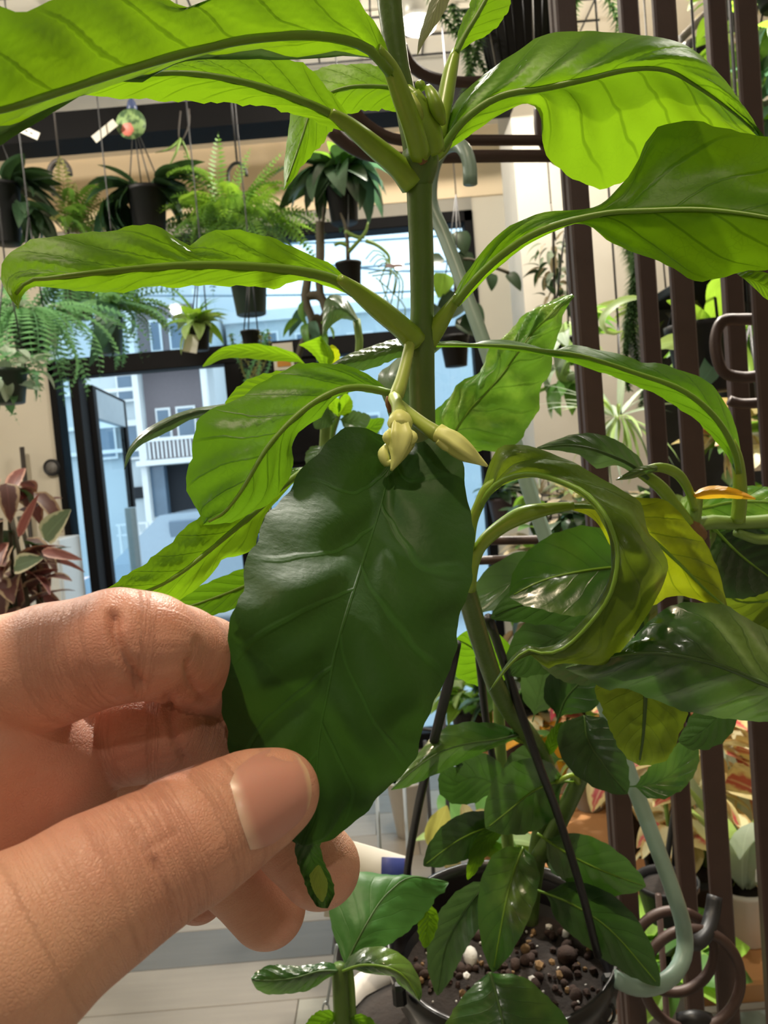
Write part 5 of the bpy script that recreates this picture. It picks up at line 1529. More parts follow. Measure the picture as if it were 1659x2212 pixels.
# Q: the long curling leaf on the right
tube('petiole', [P(1016, 1275, .300), P(1018, 1240, .297), P(1026, 1205, .294), P(1045, 1170, .290), P(1085, 1136, .286), P(1130, 1112, .283), P(1180, 1100, .281), P(1240, 1092, .28)], [.0022, .0024, .0024, .0026, .0028, .0032, 0.0023, .0014], M_pet, plant)
tube('petiole', [P(1014, 1190, .290), P(1020, 1130, .285), P(1035, 1090, .282), P(1052, 1055, .28), P(1080, 1036, .278)], [.0018, .002, .002, 0.0020, .0014], M_pet, plant)
leaf([(-1, '1030,1098 1045,1040 1058,1000 1075,972 1105,960 1140,962 1190,978 1240,1000 1290,1028 1345,1058 1382,1086 1393,1120 1402,1150 1432,1190 1444,1220 1432,1262 1408,1312 1378,1362 1345,1400 1320,1430 1290,1438 1245,1434 1205,1434 1188,1444 1165,1432 1130,1402 1095,1432 1056,1493', (.285, .270, .258, .262, .268)),
      (-.5, '1032,1099 1060,1046 1095,1000 1150,996 1220,1022 1290,1062 1345,1110 1380,1170 1390,1230 1372,1290 1335,1350 1290,1398 1240,1418 1190,1424 1150,1414 1105,1434 1056,1494', (.283, .264, .246, .252, .266)),
      (0, '1034,1100 1062,1056 1100,1032 1150,1024 1205,1038 1255,1060 1290,1090 1315,1128 1332,1175 1332,1235 1312,1297 1268,1354 1222,1398 1180,1412 1140,1404 1100,1438 1056,1495', (.282, .262, .244, .25, .265)),
      (1, '1036,1100 1064,1066 1105,1038 1150,1028 1200,1042 1248,1066 1282,1096 1305,1134 1320,1180 1320,1235 1296,1290 1252,1346 1205,1388 1165,1398 1130,1396 1098,1440 1056,1496', (.284, .268, .254, .26, .267))],
     LO, 18, 70, rib=(0.00120, 0.00036), pucker=.0006, npk=10)
# R/S: yellowing leaf behind the curl
leaf([(-1, '1230,1088 1290,1076 1350,1072 1400,1076 1445,1084 1484,1128 1522,1170 1545,1215 1560,1260 1572,1314', (.282, .288, .29, .285)),
      (0, '1230,1094 1290,1096 1350,1118 1410,1165 1470,1220 1520,1270 1573,1316', (.280, .284, .282, .28)),
      (1, '1230,1100 1280,1120 1320,1180 1360,1260 1405,1310 1440,1290 1490,1290 1530,1305 1574,1318', (.282, .29, .294, .285))],
     LY, 14, 36, rib=(0.00096, 0.00036), pucker=.0006)
# dark / glossy leaves behind the curl
quick_leaf('leaf', '1420,1230 1340,1225 1250,1235 1170,1255 1100,1290', 190, LG, plant, (.34, .335, .335), -.3, .2, rib=(0.00084, 0.00030), ribmat=M_ribu, seed=2)
quick_leaf('leaf', '1360,1330 1280,1310 1200,1300 1120,1310 1060,1335', 100, LD, plant, (.36, .355, .35), .3, rib=(0.00072, 0.00030), ribmat=M_ribd)
quick_leaf('leaf', '1330,1300 1250,1270 1150,1250 1080,1270 1000,1320', 120, LT, plant, (.40, .395, .39), -.2)
quick_leaf('leaf', '1065,1500 1050,1440 1020,1400 985,1380', 130, LM, plant, (.46, .45, .44), .2, rib=(0.00072, 0.00030), ribmat=M_ribu)
quick_leaf('leaf', '1300,1330 1220,1370 1150,1410 1100,1460', 130, LD, plant, (.42, .41, .40), .4)
quick_leaf('leaf', '1150,1560 1165,1500 1180,1430 1200,1370', 90, LT, plant, (.48, .47, .46), .2)
# V, W: the right glossy leaf and the ones under it belong to the branch on the right (below)
quick_leaf('leaf', '1190,1605 1205,1555 1225,1505 1270,1460 1310,1430', 120, LD, plant, (.47, .46, .45), .3, pet=.3, rib=(0.00084, 0.00030), ribmat=M_ribd)
tube('petiole', [P(1160, 1590, .45), P(1130, 1600, .445), P(1105, 1590, .44)], [.0022, 0.0018, .0014], M_pet, plant)
leaf([(-1, '1120,1582 1085,1566 1040,1560 990,1562 950,1580 915,1612 880,1655 845,1705', (.44, .43, .42, .41)), (0, '1120,1588 1070,1598 1010,1606 950,1625 895,1662 845,1706', (.435, .425, .415, .41)),
      (1, '1120,1594 1075,1612 1030,1632 980,1655 930,1678 880,1700 845,1707', (.44, .435, .425, .411))], LG, 10, 30, rib=(0.00072, 0.00024), ribmat=M_ribd)
quick_leaf('leaf', '1180,1640 1200,1585 1215,1560', 26, LM, plant, (.46, .455, .45))
quick_leaf('leaf', '1090,1720 1060,1690 1020,1680 985,1690 955,1660', 110, LD, plant, (.48, .47, .46), .3)
quick_leaf('leaf', '1240,1690 1200,1690 1150,1710 1100,1750 1050,1790', 150, LG, plant, (.46, .445, .43), .25, .2, rib=(0.00084, 0.00030), ribmat=M_ribu)
quick_leaf('leaf', '1220,1640 1180,1640 1130,1650 1090,1690', 70, LT, plant, (.48, .475, .47), .2)
quick_leaf('leaf', '1110,1780 1060,1785 990,1815 915,1870', 92, LD, plant, (.47, .455, .44), .25, rib=(0.00072, 0.00024), ribmat=M_ribu)
quick_leaf('leaf', '1110,1780 1070,1795 1040,1830 1010,1900', 38, LU, plant, (.465, .455, .45), .1)
quick_leaf('leaf', '1130,1830 1110,1880 1090,1960 1065,2100', 122, LG, plant, (.475, .455, .445), .1, .2, shape=.3, rib=(0.00084, 0.00030), ribmat=M_ribu, pet=.02)
quick_leaf('leaf', '1055,1905 1010,1960 965,2040 945,2150', 88, LT, plant, (.475, .46, .45), .1, rib=(0.00072, 0.00024), ribmat=M_ribd, pet=.02)
quick_leaf('leaf', '1160,1800 1220,1840 1300,1880 1395,1915', 112, LG, plant, (.48, .47, .46), -.2, rib=(0.00084, 0.00030), ribmat=M_ribu)
quick_leaf('leaf', '1150,1920 1230,1950 1320,2010 1425,2130', 120, LD, plant, (.48, .465, .45), -.3, rib=(0.00084, 0.00030), ribmat=M_ribu, shape=.35)
quick_leaf('leaf', '1160,1840 1240,1870 1290,1880 1320,1900', 70, LT, plant, (.50, .495, .49), .3)
leaf([(-1, '1052,2104 1010,2140 980,2180 955,2230 930,2320', (.40, .38)), (0, '1058,2100 1075,2160 1090,2230 1100,2320', (.395, .372)), (1, '1064,2102 1130,2110 1180,2150 1225,2205 1270,2320', (.40, .385))], LG, 10, 24, rib=(0.00084, 0.00048), ribmat=M_ribd, pucker=.0006)
for (a, b, c) in (((1250, 1690), (1235, 1675), (1200, 1690)), ((1280, 1640), (1310, 1668), (1330, 1660))):
    tube('petiole', [P(*a, .46), P(*b, .455), P(*c, .455)], [.0018, 0.0016, .0014], M_pet, plant)
# X, Y: dark leaves by the trellis
quick_leaf('leaf', '1262,1545 1270,1600 1310,1660 1355,1715', 130, LD, plant, (.44, .43, .43), .2, shape=.3, pet=.0, rib=(0.00072, 0.00030), ribmat=M_ribd)
quick_leaf('leaf', '1355,1700 1420,1690 1470,1650 1500,1585', 80, LG, plant, (.45, .44, .44), .3)
# the flower stalk and two buds
tube('flower_stalk', [P(886, 738, .240), P(880, 770, .236), P(868, 820, .231), P(858, 850, .228), P(850, 866, .227)], [.0016, .0018, .0020, .0022, .0017], M_flst, plant)
for pts in (((842, 858), (838, 872), (842, 892)), ((848, 862), (846, 880), (852, 896)), ((862, 866), (866, 884), (862, 900))):
    tube('dry_bract', [P(*q, .226) for q in pts], [.0010, .0008, .0003], M_brown, plant)


def bud(pts, rads, label, ridges, roll=0.0):
    fb = empty('flower_bud', (0, 0, 0)); fb.parent = plant; fb.matrix_parent_inverse = Matrix.Translation(plant.location).inverted()
    fb['label'] = label
    me = tube_mesh('corolla', [P(*q) for q in pts], rads, n=30, sides=20)
    # pinch the round tube into ridges
    c = cr_resample(np.array([tuple(P(*q)) for q in pts]), 30)
    for i in range(30):
        for k in range(20):
            v = me.vertices[i * 20 + k]
            f = 1 + ridges * math.cos(5 * (2 * math.pi * k / 20) + roll) * math.sin(math.pi * min(1, i / 24))
            v.co = Vector(c[i]) + (v.co - Vector(c[i])) * f
    o = bpy.data.objects.new('corolla', me); COL.objects.link(o); me.materials.append(M_fl)
    o.parent = fb
    return fb
b1 = bud([(866, 902, .209), (865, 915, .2075), (864, 930, .206), (865, 948, .205), (863, 968, .204), (857, 990, .2035), (845, 1017, .203)], [.0023, .0025, .0030, .0036, .0028, .0017, .0003], 'pointed cream yellow flower bud hanging downwards', .2)
b2 = bud([(945, 936, .204), (962, 944, .203), (978, 953, .2025), (992, 964, .202), (1010, 978, .202), (1030, 992, .2025), (1053, 1007, .203)], [.0021, .0025, .0027, .0027, .0023, .0014, .0003], 'pointed cream yellow flower bud reaching to the right', .17)
def bpart(name, par, pts, rads, mat, **kw):
    o = bpy.data.objects.new(name, tube_mesh(name, [P(*q) for q in pts], rads, **kw)); o.data.materials.append(mat); COL.objects.link(o); o.parent = par
bpart('pedicel', b1, [(852, 860, .226), (860, 880, .216), (865, 905, .209)], [.0020, .0018, .0026], M_flst)
bpart('calyx', b1, [(862, 898, .2095), (864, 912, .2075), (865, 926, .206)], [.0022, .0034, .0029], M_fl, sides=10)
bpart('side_lobe', b1, [(836, 962, .206), (828, 980, .205), (836, 1000, .2045), (848, 996, .204)], [.0008, .0015, .0012, .0005], M_fl)
bpart('side_lobe', b1, [(842, 930, .205), (835, 945, .2045), (842, 960, .2045)], [.0006, .0012, .0005], M_fl)
bpart('side_lobe', b1, [(884, 930, .205), (894, 945, .2045), (884, 962, .2045)], [.0006, .0012, .0005], M_fl)
bpart('pedicel', b2, [(862, 874, .222), (885, 895, .214), (915, 918, .208), (948, 940, .204)], [.0016, .0018, .0019, .0022], M_flst)
bpart('calyx_tooth', b2, [(950, 928, .204), (968, 936, .203), (986, 944, .203)], [.0016, .0013, .0004], M_fl)
bpart('calyx_tooth', b2, [(950, 950, .203), (966, 966, .2025), (978, 974, .2025)], [.0016, .0013, .0004], M_fl)

# ================================================================== the second plant whose branch enters from the right
rb = empty('leafy_branch', P(1800, 1130, .36), 'leafy branch with an orange shrivelled leaf entering from the right edge', 'branch')
def rleaf(rails, mat, nu=12, nv=40, rib=None, ribmat=None, **kw):
    return rails_leaf('leaf', rails, mat, rb, nu, nv, rib=rib, ribmat=ribmat or M_ribu, **kw)
tube('stem', [P(1850, 1120, .36), P(1740, 1116, .345), P(1659, 1126, .333), P(1590, 1130, .325), P(1530, 1128, .32), P(1495, 1142, .318)], [.0036, .0034, .0030, .0028, .0030, .0030], M_gstem, rb)
tube('side_stem', [P(1492, 1150, .318), P(1498, 1110, .317), P(1506, 1064, .316)], [.0036, .0034, .0026], M_gstem, rb)
tube('side_stem', [P(1700, 1160, .335), P(1640, 1165, .33), P(1590, 1150, .325)], [.0022, .0022, .0018], M_gstem, rb)
tube('node', [P(1515, 1160, .318), P(1495, 1145, .316), P(1480, 1140, .317)], [.003, .0042, .003], M_brown, rb)
# O: long leaf arching over to the left
tube('petiole', [P(1594, 1125, .322), P(1598, 1080, .318), P(1598, 1040, .314), P(1592, 990, .308), P(1580, 950, .304)], [.0030, .0030, .0028, 0.0023, .0014], M_pet, rb)
rleaf([(-1, '1600,1020 1600,975 1590,925 1575,885 1552,848 1525,822 1490,806 1455,794 1420,784 1388,784 1360,770 1325,762 1290,756 1262,748 1235,744 1212,752 1190,760 1165,750 1130,740 1090,734 1050,735 1020,742 985,736 945,738', (.312, .30, .292, .288, .285)),
       (0, '1596,1022 1585,970 1555,915 1515,872 1465,838 1410,818 1350,798 1290,778 1235,764 1180,758 1110,748 1040,745 985,744 942,744', (.306, .292, .284, .282, .284)),
       (1, '1588,1020 1570,985 1540,945 1495,902 1445,868 1390,840 1330,816 1270,795 1220,778 1180,768 1110,758 1040,752 985,750 942,750', (.31, .298, .29, .286, .285))],
      LM, 12, 60, rib=(0.00132, 0.00036), pucker=.0004)
# T1, T2
tube('petiole', [P(1490, 1136, .316), P(1462, 1098, .312), P(1430, 1056, .308), P(1395, 1028, .305), P(1360, 1010, .303)], [.0026, .0026, .0026, 0.0023, .0014], M_pet, rb)
rleaf([(-1, '1400,1030 1382,990 1350,962 1320,945 1280,936 1240,938 1200,950 1160,966', (.305, .30, .298, .30)), (0, '1400,1034 1365,1006 1320,985 1270,968 1220,962 1160,968', (.302, .296, .294, .3)),
       (1, '1400,1038 1370,1024 1330,1005 1290,1012 1255,985 1215,975 1160,970', (.304, .302, .30, .3))], LT, 10, 28, rib=(0.00084, 0.00030), ribmat=M_ribd)
tube('petiole', [P(1500, 1100, .314), P(1488, 1060, .310), P(1465, 1025, .306), P(1430, 1010, .302), P(1395, 1014, .3)], [.0016, .0018, .0020, 0.0020, .0014], M_pet, rb)
rleaf([(-1, '1420,1005 1390,1006 1360,1018 1330,1036', (.300, .297, .296)), (0, '1420,1012 1390,1016 1362,1026 1330,1037', (.298, .295, .295)), (1, '1420,1018 1392,1026 1365,1034 1330,1038', (.3, .298, .296))], LG, 6, 14)
# orange dead leaf
ol = rleaf([(-1, '1500,1066 1512,1056 1540,1049 1575,1052 1605,1062 1632,1076', (.312, .308, .306)), (0, '1498,1070 1525,1062 1560,1062 1600,1070 1632,1077', (.308, .304, .305)), (1, '1500,1076 1520,1078 1560,1076 1600,1078 1632,1079', (.312, .309, .307))],
           leafmat('blade_orange', rgb('d49a1a'), (.8, .5, .02, 1), .4, .35, pucker=.3), 8, 20)
ol['label'] = 'shrivelled orange leaf tip'
# U: pale leaf behind the branch, and dark ones right
rleaf([(-1, '1465,1100 1475,1075 1510,1062 1580,1052 1659,1052 1760,1070', (.34, .345, .35)), (0, '1465,1105 1520,1098 1580,1085 1659,1085 1760,1095', (.336, .34, .345)), (1, '1465,1112 1520,1130 1590,1128 1659,1115 1760,1120', (.34, .345, .35))], LP, 10, 26, rib=(0.00084, 0.00036), ribmat=M_ribu)
for sp_, w_, m_, d_ in (('1540,1140 1600,1200 1680,1260', 190, LD, (.35, .355, .36)), ('1700,1160 1640,1200 1570,1240 1540,1280', 150, LD, (.36, .36, .36)), ('1760,1250 1690,1290 1600,1300 1560,1270', 150, LO, (.37, .37, .37)), ('1780,1330 1700,1350 1640,1330 1600,1300', 130, LD, (.38, .38, .38))):
    quick_leaf('leaf', sp_, w_, m_, rb, d_, .3, rib=(0.00084, 0.00030), ribmat=M_ribu, pucker=.0008)
# V: the big glossy leaf
rleaf([(-1, '1780,1440 1720,1385 1659,1362 1620,1338 1570,1310 1520,1300 1470,1304 1430,1318 1395,1350 1360,1385 1300,1415 1222,1440', (.285, .272, .264, .268, .272)),
       (0, '1780,1500 1720,1495 1659,1480 1600,1455 1530,1430 1460,1415 1400,1410 1330,1418 1222,1443', (.275, .258, .252, .256, .27)),
       (1, '1780,1570 1720,1568 1659,1560 1600,1556 1540,1548 1480,1536 1420,1515 1360,1490 1310,1488 1270,1468 1222,1446', (.285, .272, .262, .264, .272))],
      LG, 16, 44, rib=(0.00108, 0.00030), ribmat=M_ribd, pucker=.0010, npk=6)
# W: leaf hanging below it
rleaf([(-1, '1330,1445 1285,1480 1300,1530 1318,1575 1335,1612 1355,1638 1378,1652', (.30, .298, .30)), (0, '1390,1450 1394,1500 1392,1550 1388,1600 1380,1653', (.292, .292, .298)), (1, '1450,1460 1485,1535 1470,1580 1455,1618 1435,1645 1405,1652 1382,1654', (.30, .298, .3))],
      LO, 12, 32, rib=(0.00096, 0.00036), ribmat=M_ribd)
quick_leaf('leaf', '1590,1500 1540,1560 1500,1590 1465,1600', 90, LD, rb, (.33, .33, .33), .2)
quick_leaf('leaf', '1330,1400 1290,1440 1230,1440 1160,1420', 70, LT, rb, (.31, .32, .33), .2)

# ================================================================== shoots of a shrub standing behind
bs = empty('young_shrub', P(690, 1500, .62), 'young shrub with small bright green shoots behind the broad left leaf, below the transom', 'plant')
tube('stem', [P(690, 1500, .62), P(695, 1200, .62), P(700, 1000, .61), P(705, 870, .6), P(690, 800, .6)], [.005, .005, .0045, .004, .003], M_gstem, bs)
quick_leaf('leaf', '672,800 640,775 590,764 530,758 480,764 438,792', 30, LU, bs, (.6, .58, .56), .1)
rails_leaf('leaf', [(-1, '700,800 680,770 660,752 645,745', (.58, .57)), (0, '705,795 708,770 700,745 690,727', (.57, .56)), (1, '708,800 722,775 715,752 692,726', (.58, .565))], LU, bs, 6, 14)
quick_leaf('leaf', '720,800 722,770 716,745', 22, LY, bs, (.585, .58, .57))
rails_leaf('leaf', [(-1, '775,690 750,648 720,636 702,650 697,690 696,726', (.60, .59, .58)), (0, '770,692 745,672 722,668 708,690 697,727', (.59, .58, .58)), (1, '766,694 748,690 735,690 715,705 698,728', (.60, .59, .58))], LT, bs, 8, 20)
tube('stem', [P(770, 690, .6), P(775, 760, .6), P(740, 860, .61), P(712, 950, .62)], [.003, .003, .003, .003], M_gstem, bs)
for sp_, w_, m_ in (('730,900 700,905 680,925', 40, LT), ('730,900 745,880 748,850', 30, LU), ('730,905 770,910 800,900', 44, LT), ('730,900 720,870 700,850', 26, LU), ('735,930 780,935 830,905', 40, LM), ('700,960 680,990 690,1020', 40, LT)):
    quick_leaf('leaf', sp_, w_, m_, bs, (.60, .59, .58), .2)
tb = bs.location
bsp = link('pot', lathe_mesh('pot', [(.022, -.06), (.029, -.005), (.031, 0), (.028, 0), (.025, -.01), (.001, -.01)], 24), bs, M_potb, world_space=False)
st3 = empty('pot_stand', (tb.x, tb.y, 0), 'tall dark pot stand hidden behind the held leaf', 'stand')
z3 = tb.z - .06
link('stand_top', lathe_mesh('stand_top', [(.002, z3 - .02), (.028, z3 - .02), (.028, z3 - .0005), (.002, z3 - .0005)], 20), st3, M_black, world_space=False)
tube('pole', [(tb.x, tb.y, .012), (tb.x, tb.y, z3 - .015)], .006, M_black, st3, n=2)
link('stand_base', lathe_mesh('stand_base', [(.002, 0), (.12, 0), (.12, .008), (.01, .014), (.002, .014)], 24), st3, M_black, world_space=False)

# ================================================================== small seedling at the bottom left of the pot
sd = empty('young_plant', P(736, 2290, .40), 'young green seedling with a broad serrated leaf left of the black pot', 'plant')
tube('stem', [P(742, 2330, .40), P(740, 2260, .40), P(738, 2180, .40), P(734, 2105, .40), P(732, 2082, .40)], [.0046, .0046, .0043, .0040, .0030], M_stem, sd)
tube('side_stem', [P(770, 2290, .405), P(762, 2200, .405), P(758, 2120, .405), P(752, 2080, .405)], [.0020, .0020, .0019, .0018], M_gstem, sd)
serr = '745,2082 728,2040 716,2000 711,1972 718,1930 735,1900 760,1885 800,1884 850,1894 900,1900 940,1898 968,1905'
rails_leaf('leaf', [(-1, serr, (.40, .42, .44, .45)), (0, '748,2082 768,2040 792,1995 820,1950 850,1918 890,1895 968,1906', (.40, .41, .43, .45)),
                    (1, '752,2082 790,2062 832,2044 868,2022 905,1990 930,1960 945,1935 958,1928 969,1908', (.40, .41, .425, .448))], LD2 if 'LD2' in globals() else leafmat('blade_seedling', rgb('3c7030'), (.16, .4, .06, 1), .3, .45, 6, 2.4, .4, .2, pucker=.5), sd, 12, 36, rib=(0.00060, 0.00024), ribmat=M_ribd, pucker=.0004)
quick_leaf('leaf', '900,1950 925,1975 922,2010 918,2048', 40, LU, sd, (.45, .445, .44))
rails_leaf('leaf', [(-1, '738,2092 760,2062 800,2045 840,2048 875,2068 900,2100 912,2140 908,2160', (.40, .395, .39)), (0, '740,2098 780,2085 830,2088 868,2105 892,2135 906,2162', (.394, .385, .386)), (1, '742,2100 765,2095 790,2102 820,2106 850,2110 862,2128 880,2140 905,2163', (.398, .39, .388))], LG, sd, 10, 28, rib=(0.00072, 0.00024), ribmat=M_ribu, pucker=.0005)
rails_leaf('leaf', [(-1, '732,2090 712,2078 680,2082 640,2086 590,2084 560,2094 542,2112', (.40, .39, .38)), (0, '728,2098 690,2098 640,2112 590,2118 543,2116', (.394, .384, .378)), (1, '725,2104 700,2118 670,2138 630,2146 580,2148 556,2138 544,2120', (.398, .39, .38))], LG, sd, 10, 28, rib=(0.00072, 0.00024), ribmat=M_ribd, pucker=.0006)
quick_leaf('leaf', '738,2205 715,2200 690,2215 660,2260', 50, LM, sd, (.40, .395, .39))
quick_leaf('leaf', '745,2200 775,2205 800,2230 830,2280', 40, LM, sd, (.40, .395, .39))
# white pot under the seedling and the chains
wpz = P(905, 2330, .56)
wp = empty('white_pot', wpz, 'pinkish white pot just showing below the left of the black pot', 'pot')
pot(wp, .055, .10, M_potw, loc=(0, 0, .055))
ch = empty('hanging_chain', P(700, 2190, .6), 'thin wire chain hanging beside the seedling at the bottom', 'chain')
tube('chain_wire', [P(728, 2040, .6), P(718, 2100, .6), P(706, 2170, .6)], [.0011] * 3, M_alu, ch)
for k in range(3):
    q = [P(704 - 6 * k + 7 * math.cos(t), 2182 + 30 * k + 18 * math.sin(t), .6) for t in [i * 6.283 / 10 for i in range(10)]]
    tube('chain_link', q, .0008, M_alu, ch, n=24, sides=5, closed=True)
ch = empty('pot_chain', P(1312, 2190, .46), 'black chain link hanging from the right of the black pot rim', 'chain')
for k in range(2):
    q = [P(1312 + 15 * math.cos(t), 2188 + 60 * k + 24 * math.sin(t), .46) for t in [i * 6.283 / 12 for i in range(12)]]
    tube('chain_link', q, .0010, M_black, ch, n=30, sides=6, closed=True)
tube('link_hook', [P(1312, 2166, .46), P(1318, 2150, .462), P(1316, 2130, .465)], .001, M_black, ch)

# ================================================================== the long grey green hook
M_hookc = simple('grey_green_coating', rgb('7c9488'), 0.4, var=0.08, scale=60)
hk = tube('plant_hook', [P(1016, 398, .535), P(1014, 355, .535), P(1002, 322, .54), P(982, 312, .55), P(955, 325, .565), P(935, 370, .575), P(932, 440, .575), P(958, 505, .565), P(985, 575, .555), P(1012, 650, .545), P(1045, 740, .535), P(1090, 880, .525), P(1140, 1050, .515), P(1190, 1195, .51), P(1260, 1400, .50), P(1330, 1590, .495), P(1370, 1700, .49), P(1415, 1820, .485), P(1452, 1920, .482), P(1476, 2000, .48), P(1478, 2060, .475), P(1455, 2105, .468), P(1415, 2130, .462), P(1370, 2132, .46), P(1325, 2112, .46)],
          [.0049] * 25, M_hookc, n=140, sides=12)
tag(hk, 'long grey green coated hook hung over the trellis rail, curving to the black pot', 'hook')
# ================================================================== the hand
import openvdb
def cs(px, py, d):  # camera space metres
    return np.array([(px - W / 2) / FPX * d, (H / 2 - py) / FPX * d, d])


THUMB_D = [(606, 1708, .1430, 82), (585, 1718, .1425, 98), (540, 1738, .1410, 112), (470, 1778, .1375, 128), (405, 1815, .1340, 140), (300, 1875, .1295, 150), (200, 1935, .125, 162)]
THUMB_P = [(200, 1935, .125, 162), (20, 2060, .118, 200), (-250, 2230, .120, 270)]
INDEX = [(-190, 1490, .155, 150), (-40, 1478, .146, 138), (110, 1436, .1400, 130), (255, 1394, .1385, 121), (318, 1395, .1405, 112), (385, 1414, .1490, 103), (440, 1433, .1580, 99), (490, 1456, .1670, 94), (560, 1530, .1670, 86), (600, 1610, .1660, 80), (618, 1655, .1660, 70)]
MIDDLE = [(-60, 1640, .168, 150), (150, 1612, .160, 108), (300, 1585, .157, 102), (345, 1582, .158, 97), (420, 1612, .164, 93), (530, 1700, .176, 87), (640, 1815, .1790, 88), (690, 1872, .1785, 88)]
RING = [(-20, 1780, .188, 138), (200, 1742, .1815, 98), (330, 1722, .179, 94), (430, 1790, .184, 87), (510, 1885, .190, 85), (577, 1962, .192, 83)]
PINKY = [(60, 1850, .203, 96), (300, 1842, .200, 78), (370, 1900, .200, 70), (428, 1932, .200, 61)]
BACK = [(-220, 1520, .162, 150), (70, 1540, .163, 100), (210, 1500, .160, 70)]
BACK2 = [(-150, 1700, .180, 170), (120, 1690, .178, 105), (260, 1660, .173, 78)]
PALM = [(-520, 2400, .150, 330), (-330, 2060, .160, 300), (-150, 1790, .168, 235), (-120, 1600, .168, 190)]
PALM2 = [(-260, 1900, .158, 250), (-150, 1655, .152, 212), (50, 1728, .1535, 190)]
PALM4 = [(-120, 1560, .145, 190), (15, 1596, .1430, 118), (105, 1655, .1475, 112)]
PALM3 = [(-170, 1610, .151, 215), (40, 1668, .1545, 168)]
FORE = [(-330, 2060, .158, 300), (-560, 2480, .148, 330), (-900, 3000, .145, 350)]


def to_cs(ch): return [(cs(x, y, d), r * d / FPX) for x, y, d, r in ch]


chains = {k: to_cs(v) for k, v in dict(td=THUMB_D, tp=THUMB_P, i=INDEX, m=MIDDLE, r=RING, p=PINKY, pa=PALM, pb=PALM2, pc=PALM3, pd=PALM4, ba=BACK, bb=BACK2, fo=FORE).items()}
VOX = .00062
lo = np.array([-.092, -.105, .100]); hi = np.array([.0, .012, .236])
# coarse grid: everything; cells outside the picture are cut off a little beyond its left edge
lo[0] = -.098
ax = [np.arange(lo[k], hi[k], VOX, dtype=np.float32) for k in range(3)]
SH = tuple(len(a) for a in ax)


def sdf_chain(ch):
    out = np.full(SH, .02, np.float32)
    for (a, ra), (b, rb_) in zip(ch[:-1], ch[1:]):
        ab = b - a
        L2 = float(ab @ ab)
        m = max(ra, rb_) + .006
        s0 = np.minimum(a, b) - m; s1 = np.maximum(a, b) + m
        sl = []
        for k in range(3):
            i0 = int(np.clip(np.searchsorted(ax[k], s0[k]), 0, SH[k])); i1 = int(np.clip(np.searchsorted(ax[k], s1[k]), 0, SH[k]))
            sl.append(slice(i0, i1))
        if any(s.start >= s.stop for s in sl): continue
        X = ax[0][sl[0]][:, None, None] - np.float32(a[0]); Y = ax[1][sl[1]][None, :, None] - np.float32(a[1]); Z = ax[2][sl[2]][None, None, :] - np.float32(a[2])
        t = np.clip((X * ab[0] + Y * ab[1] + Z * ab[2]) / np.float32(L2), 0, 1).astype(np.float32)
        dd = np.sqrt((X - t * ab[0]) ** 2 + (Y - t * ab[1]) ** 2 + (Z - t * ab[2]) ** 2) - (ra + (rb_ - ra) * t)
        o = out[sl[0], sl[1], sl[2]]
        k_ = np.float32(.0015)
        h = np.clip(.5 + .5 * (o - dd) / k_, 0, 1)
        out[sl[0], sl[1], sl[2]] = np.minimum(o, o * (1 - h) + dd * h - k_ * h * (1 - h))
    return out


def smin(a, b, k):
    h = np.clip(.5 + .5 * (b - a) / k, 0, 1)
    return b * (1 - h) + a * h - np.float32(k) * h * (1 - h)


D = {k: sdf_chain(v) for k, v in chains.items()}
S = smin(D['pa'], D['pb'], .004)
S = smin(S, D['pc'], .006)
S = smin(S, D['pd'], .006)
S = smin(S, D['fo'], .006)
S = smin(S, D['tp'], .006)
S = smin(S, D['ba'], .002)
S = smin(S, D['bb'], .002)
for k, q in (('p', .001), ('r', .001), ('m', .0012), ('i', .0018)):
    S = smin(S, D[k], q)
# thumb end joined only near its own base
S2 = smin(D['tp'], D['td'], .003)
S = smin(S, S2, .0012)
g = openvdb.FloatGrid(background=.02)
g.copyFromArray(np.ascontiguousarray(S.astype(np.float32)))
pts, quads = g.convertToQuads(isovalue=0.0)
pts = np.asarray(pts, dtype=np.float64) * VOX + lo
# laplacian-free smoothing: project vertices with the sdf gradient is not needed; one smoothing pass over quads
quads = np.asarray(quads)[:, ::-1].astype(np.int64)
def smooth(p, it, lam=.5):
    e = np.vstack([quads[:, [0, 1]], quads[:, [1, 2]], quads[:, [2, 3]], quads[:, [3, 0]]])
    e = np.vstack([e, e[:, ::-1]])
    cnt = np.bincount(e[:, 0], minlength=len(p)).astype(float); cnt[cnt == 0] = 1
    for _ in range(it):
        acc = np.stack([np.bincount(e[:, 0], weights=p[e[:, 1], k], minlength=len(p)) for k in range(3)], 1) / cnt[:, None]
        p = p * (1 - lam) + acc * lam
    return p
pts = smooth(pts, 4)
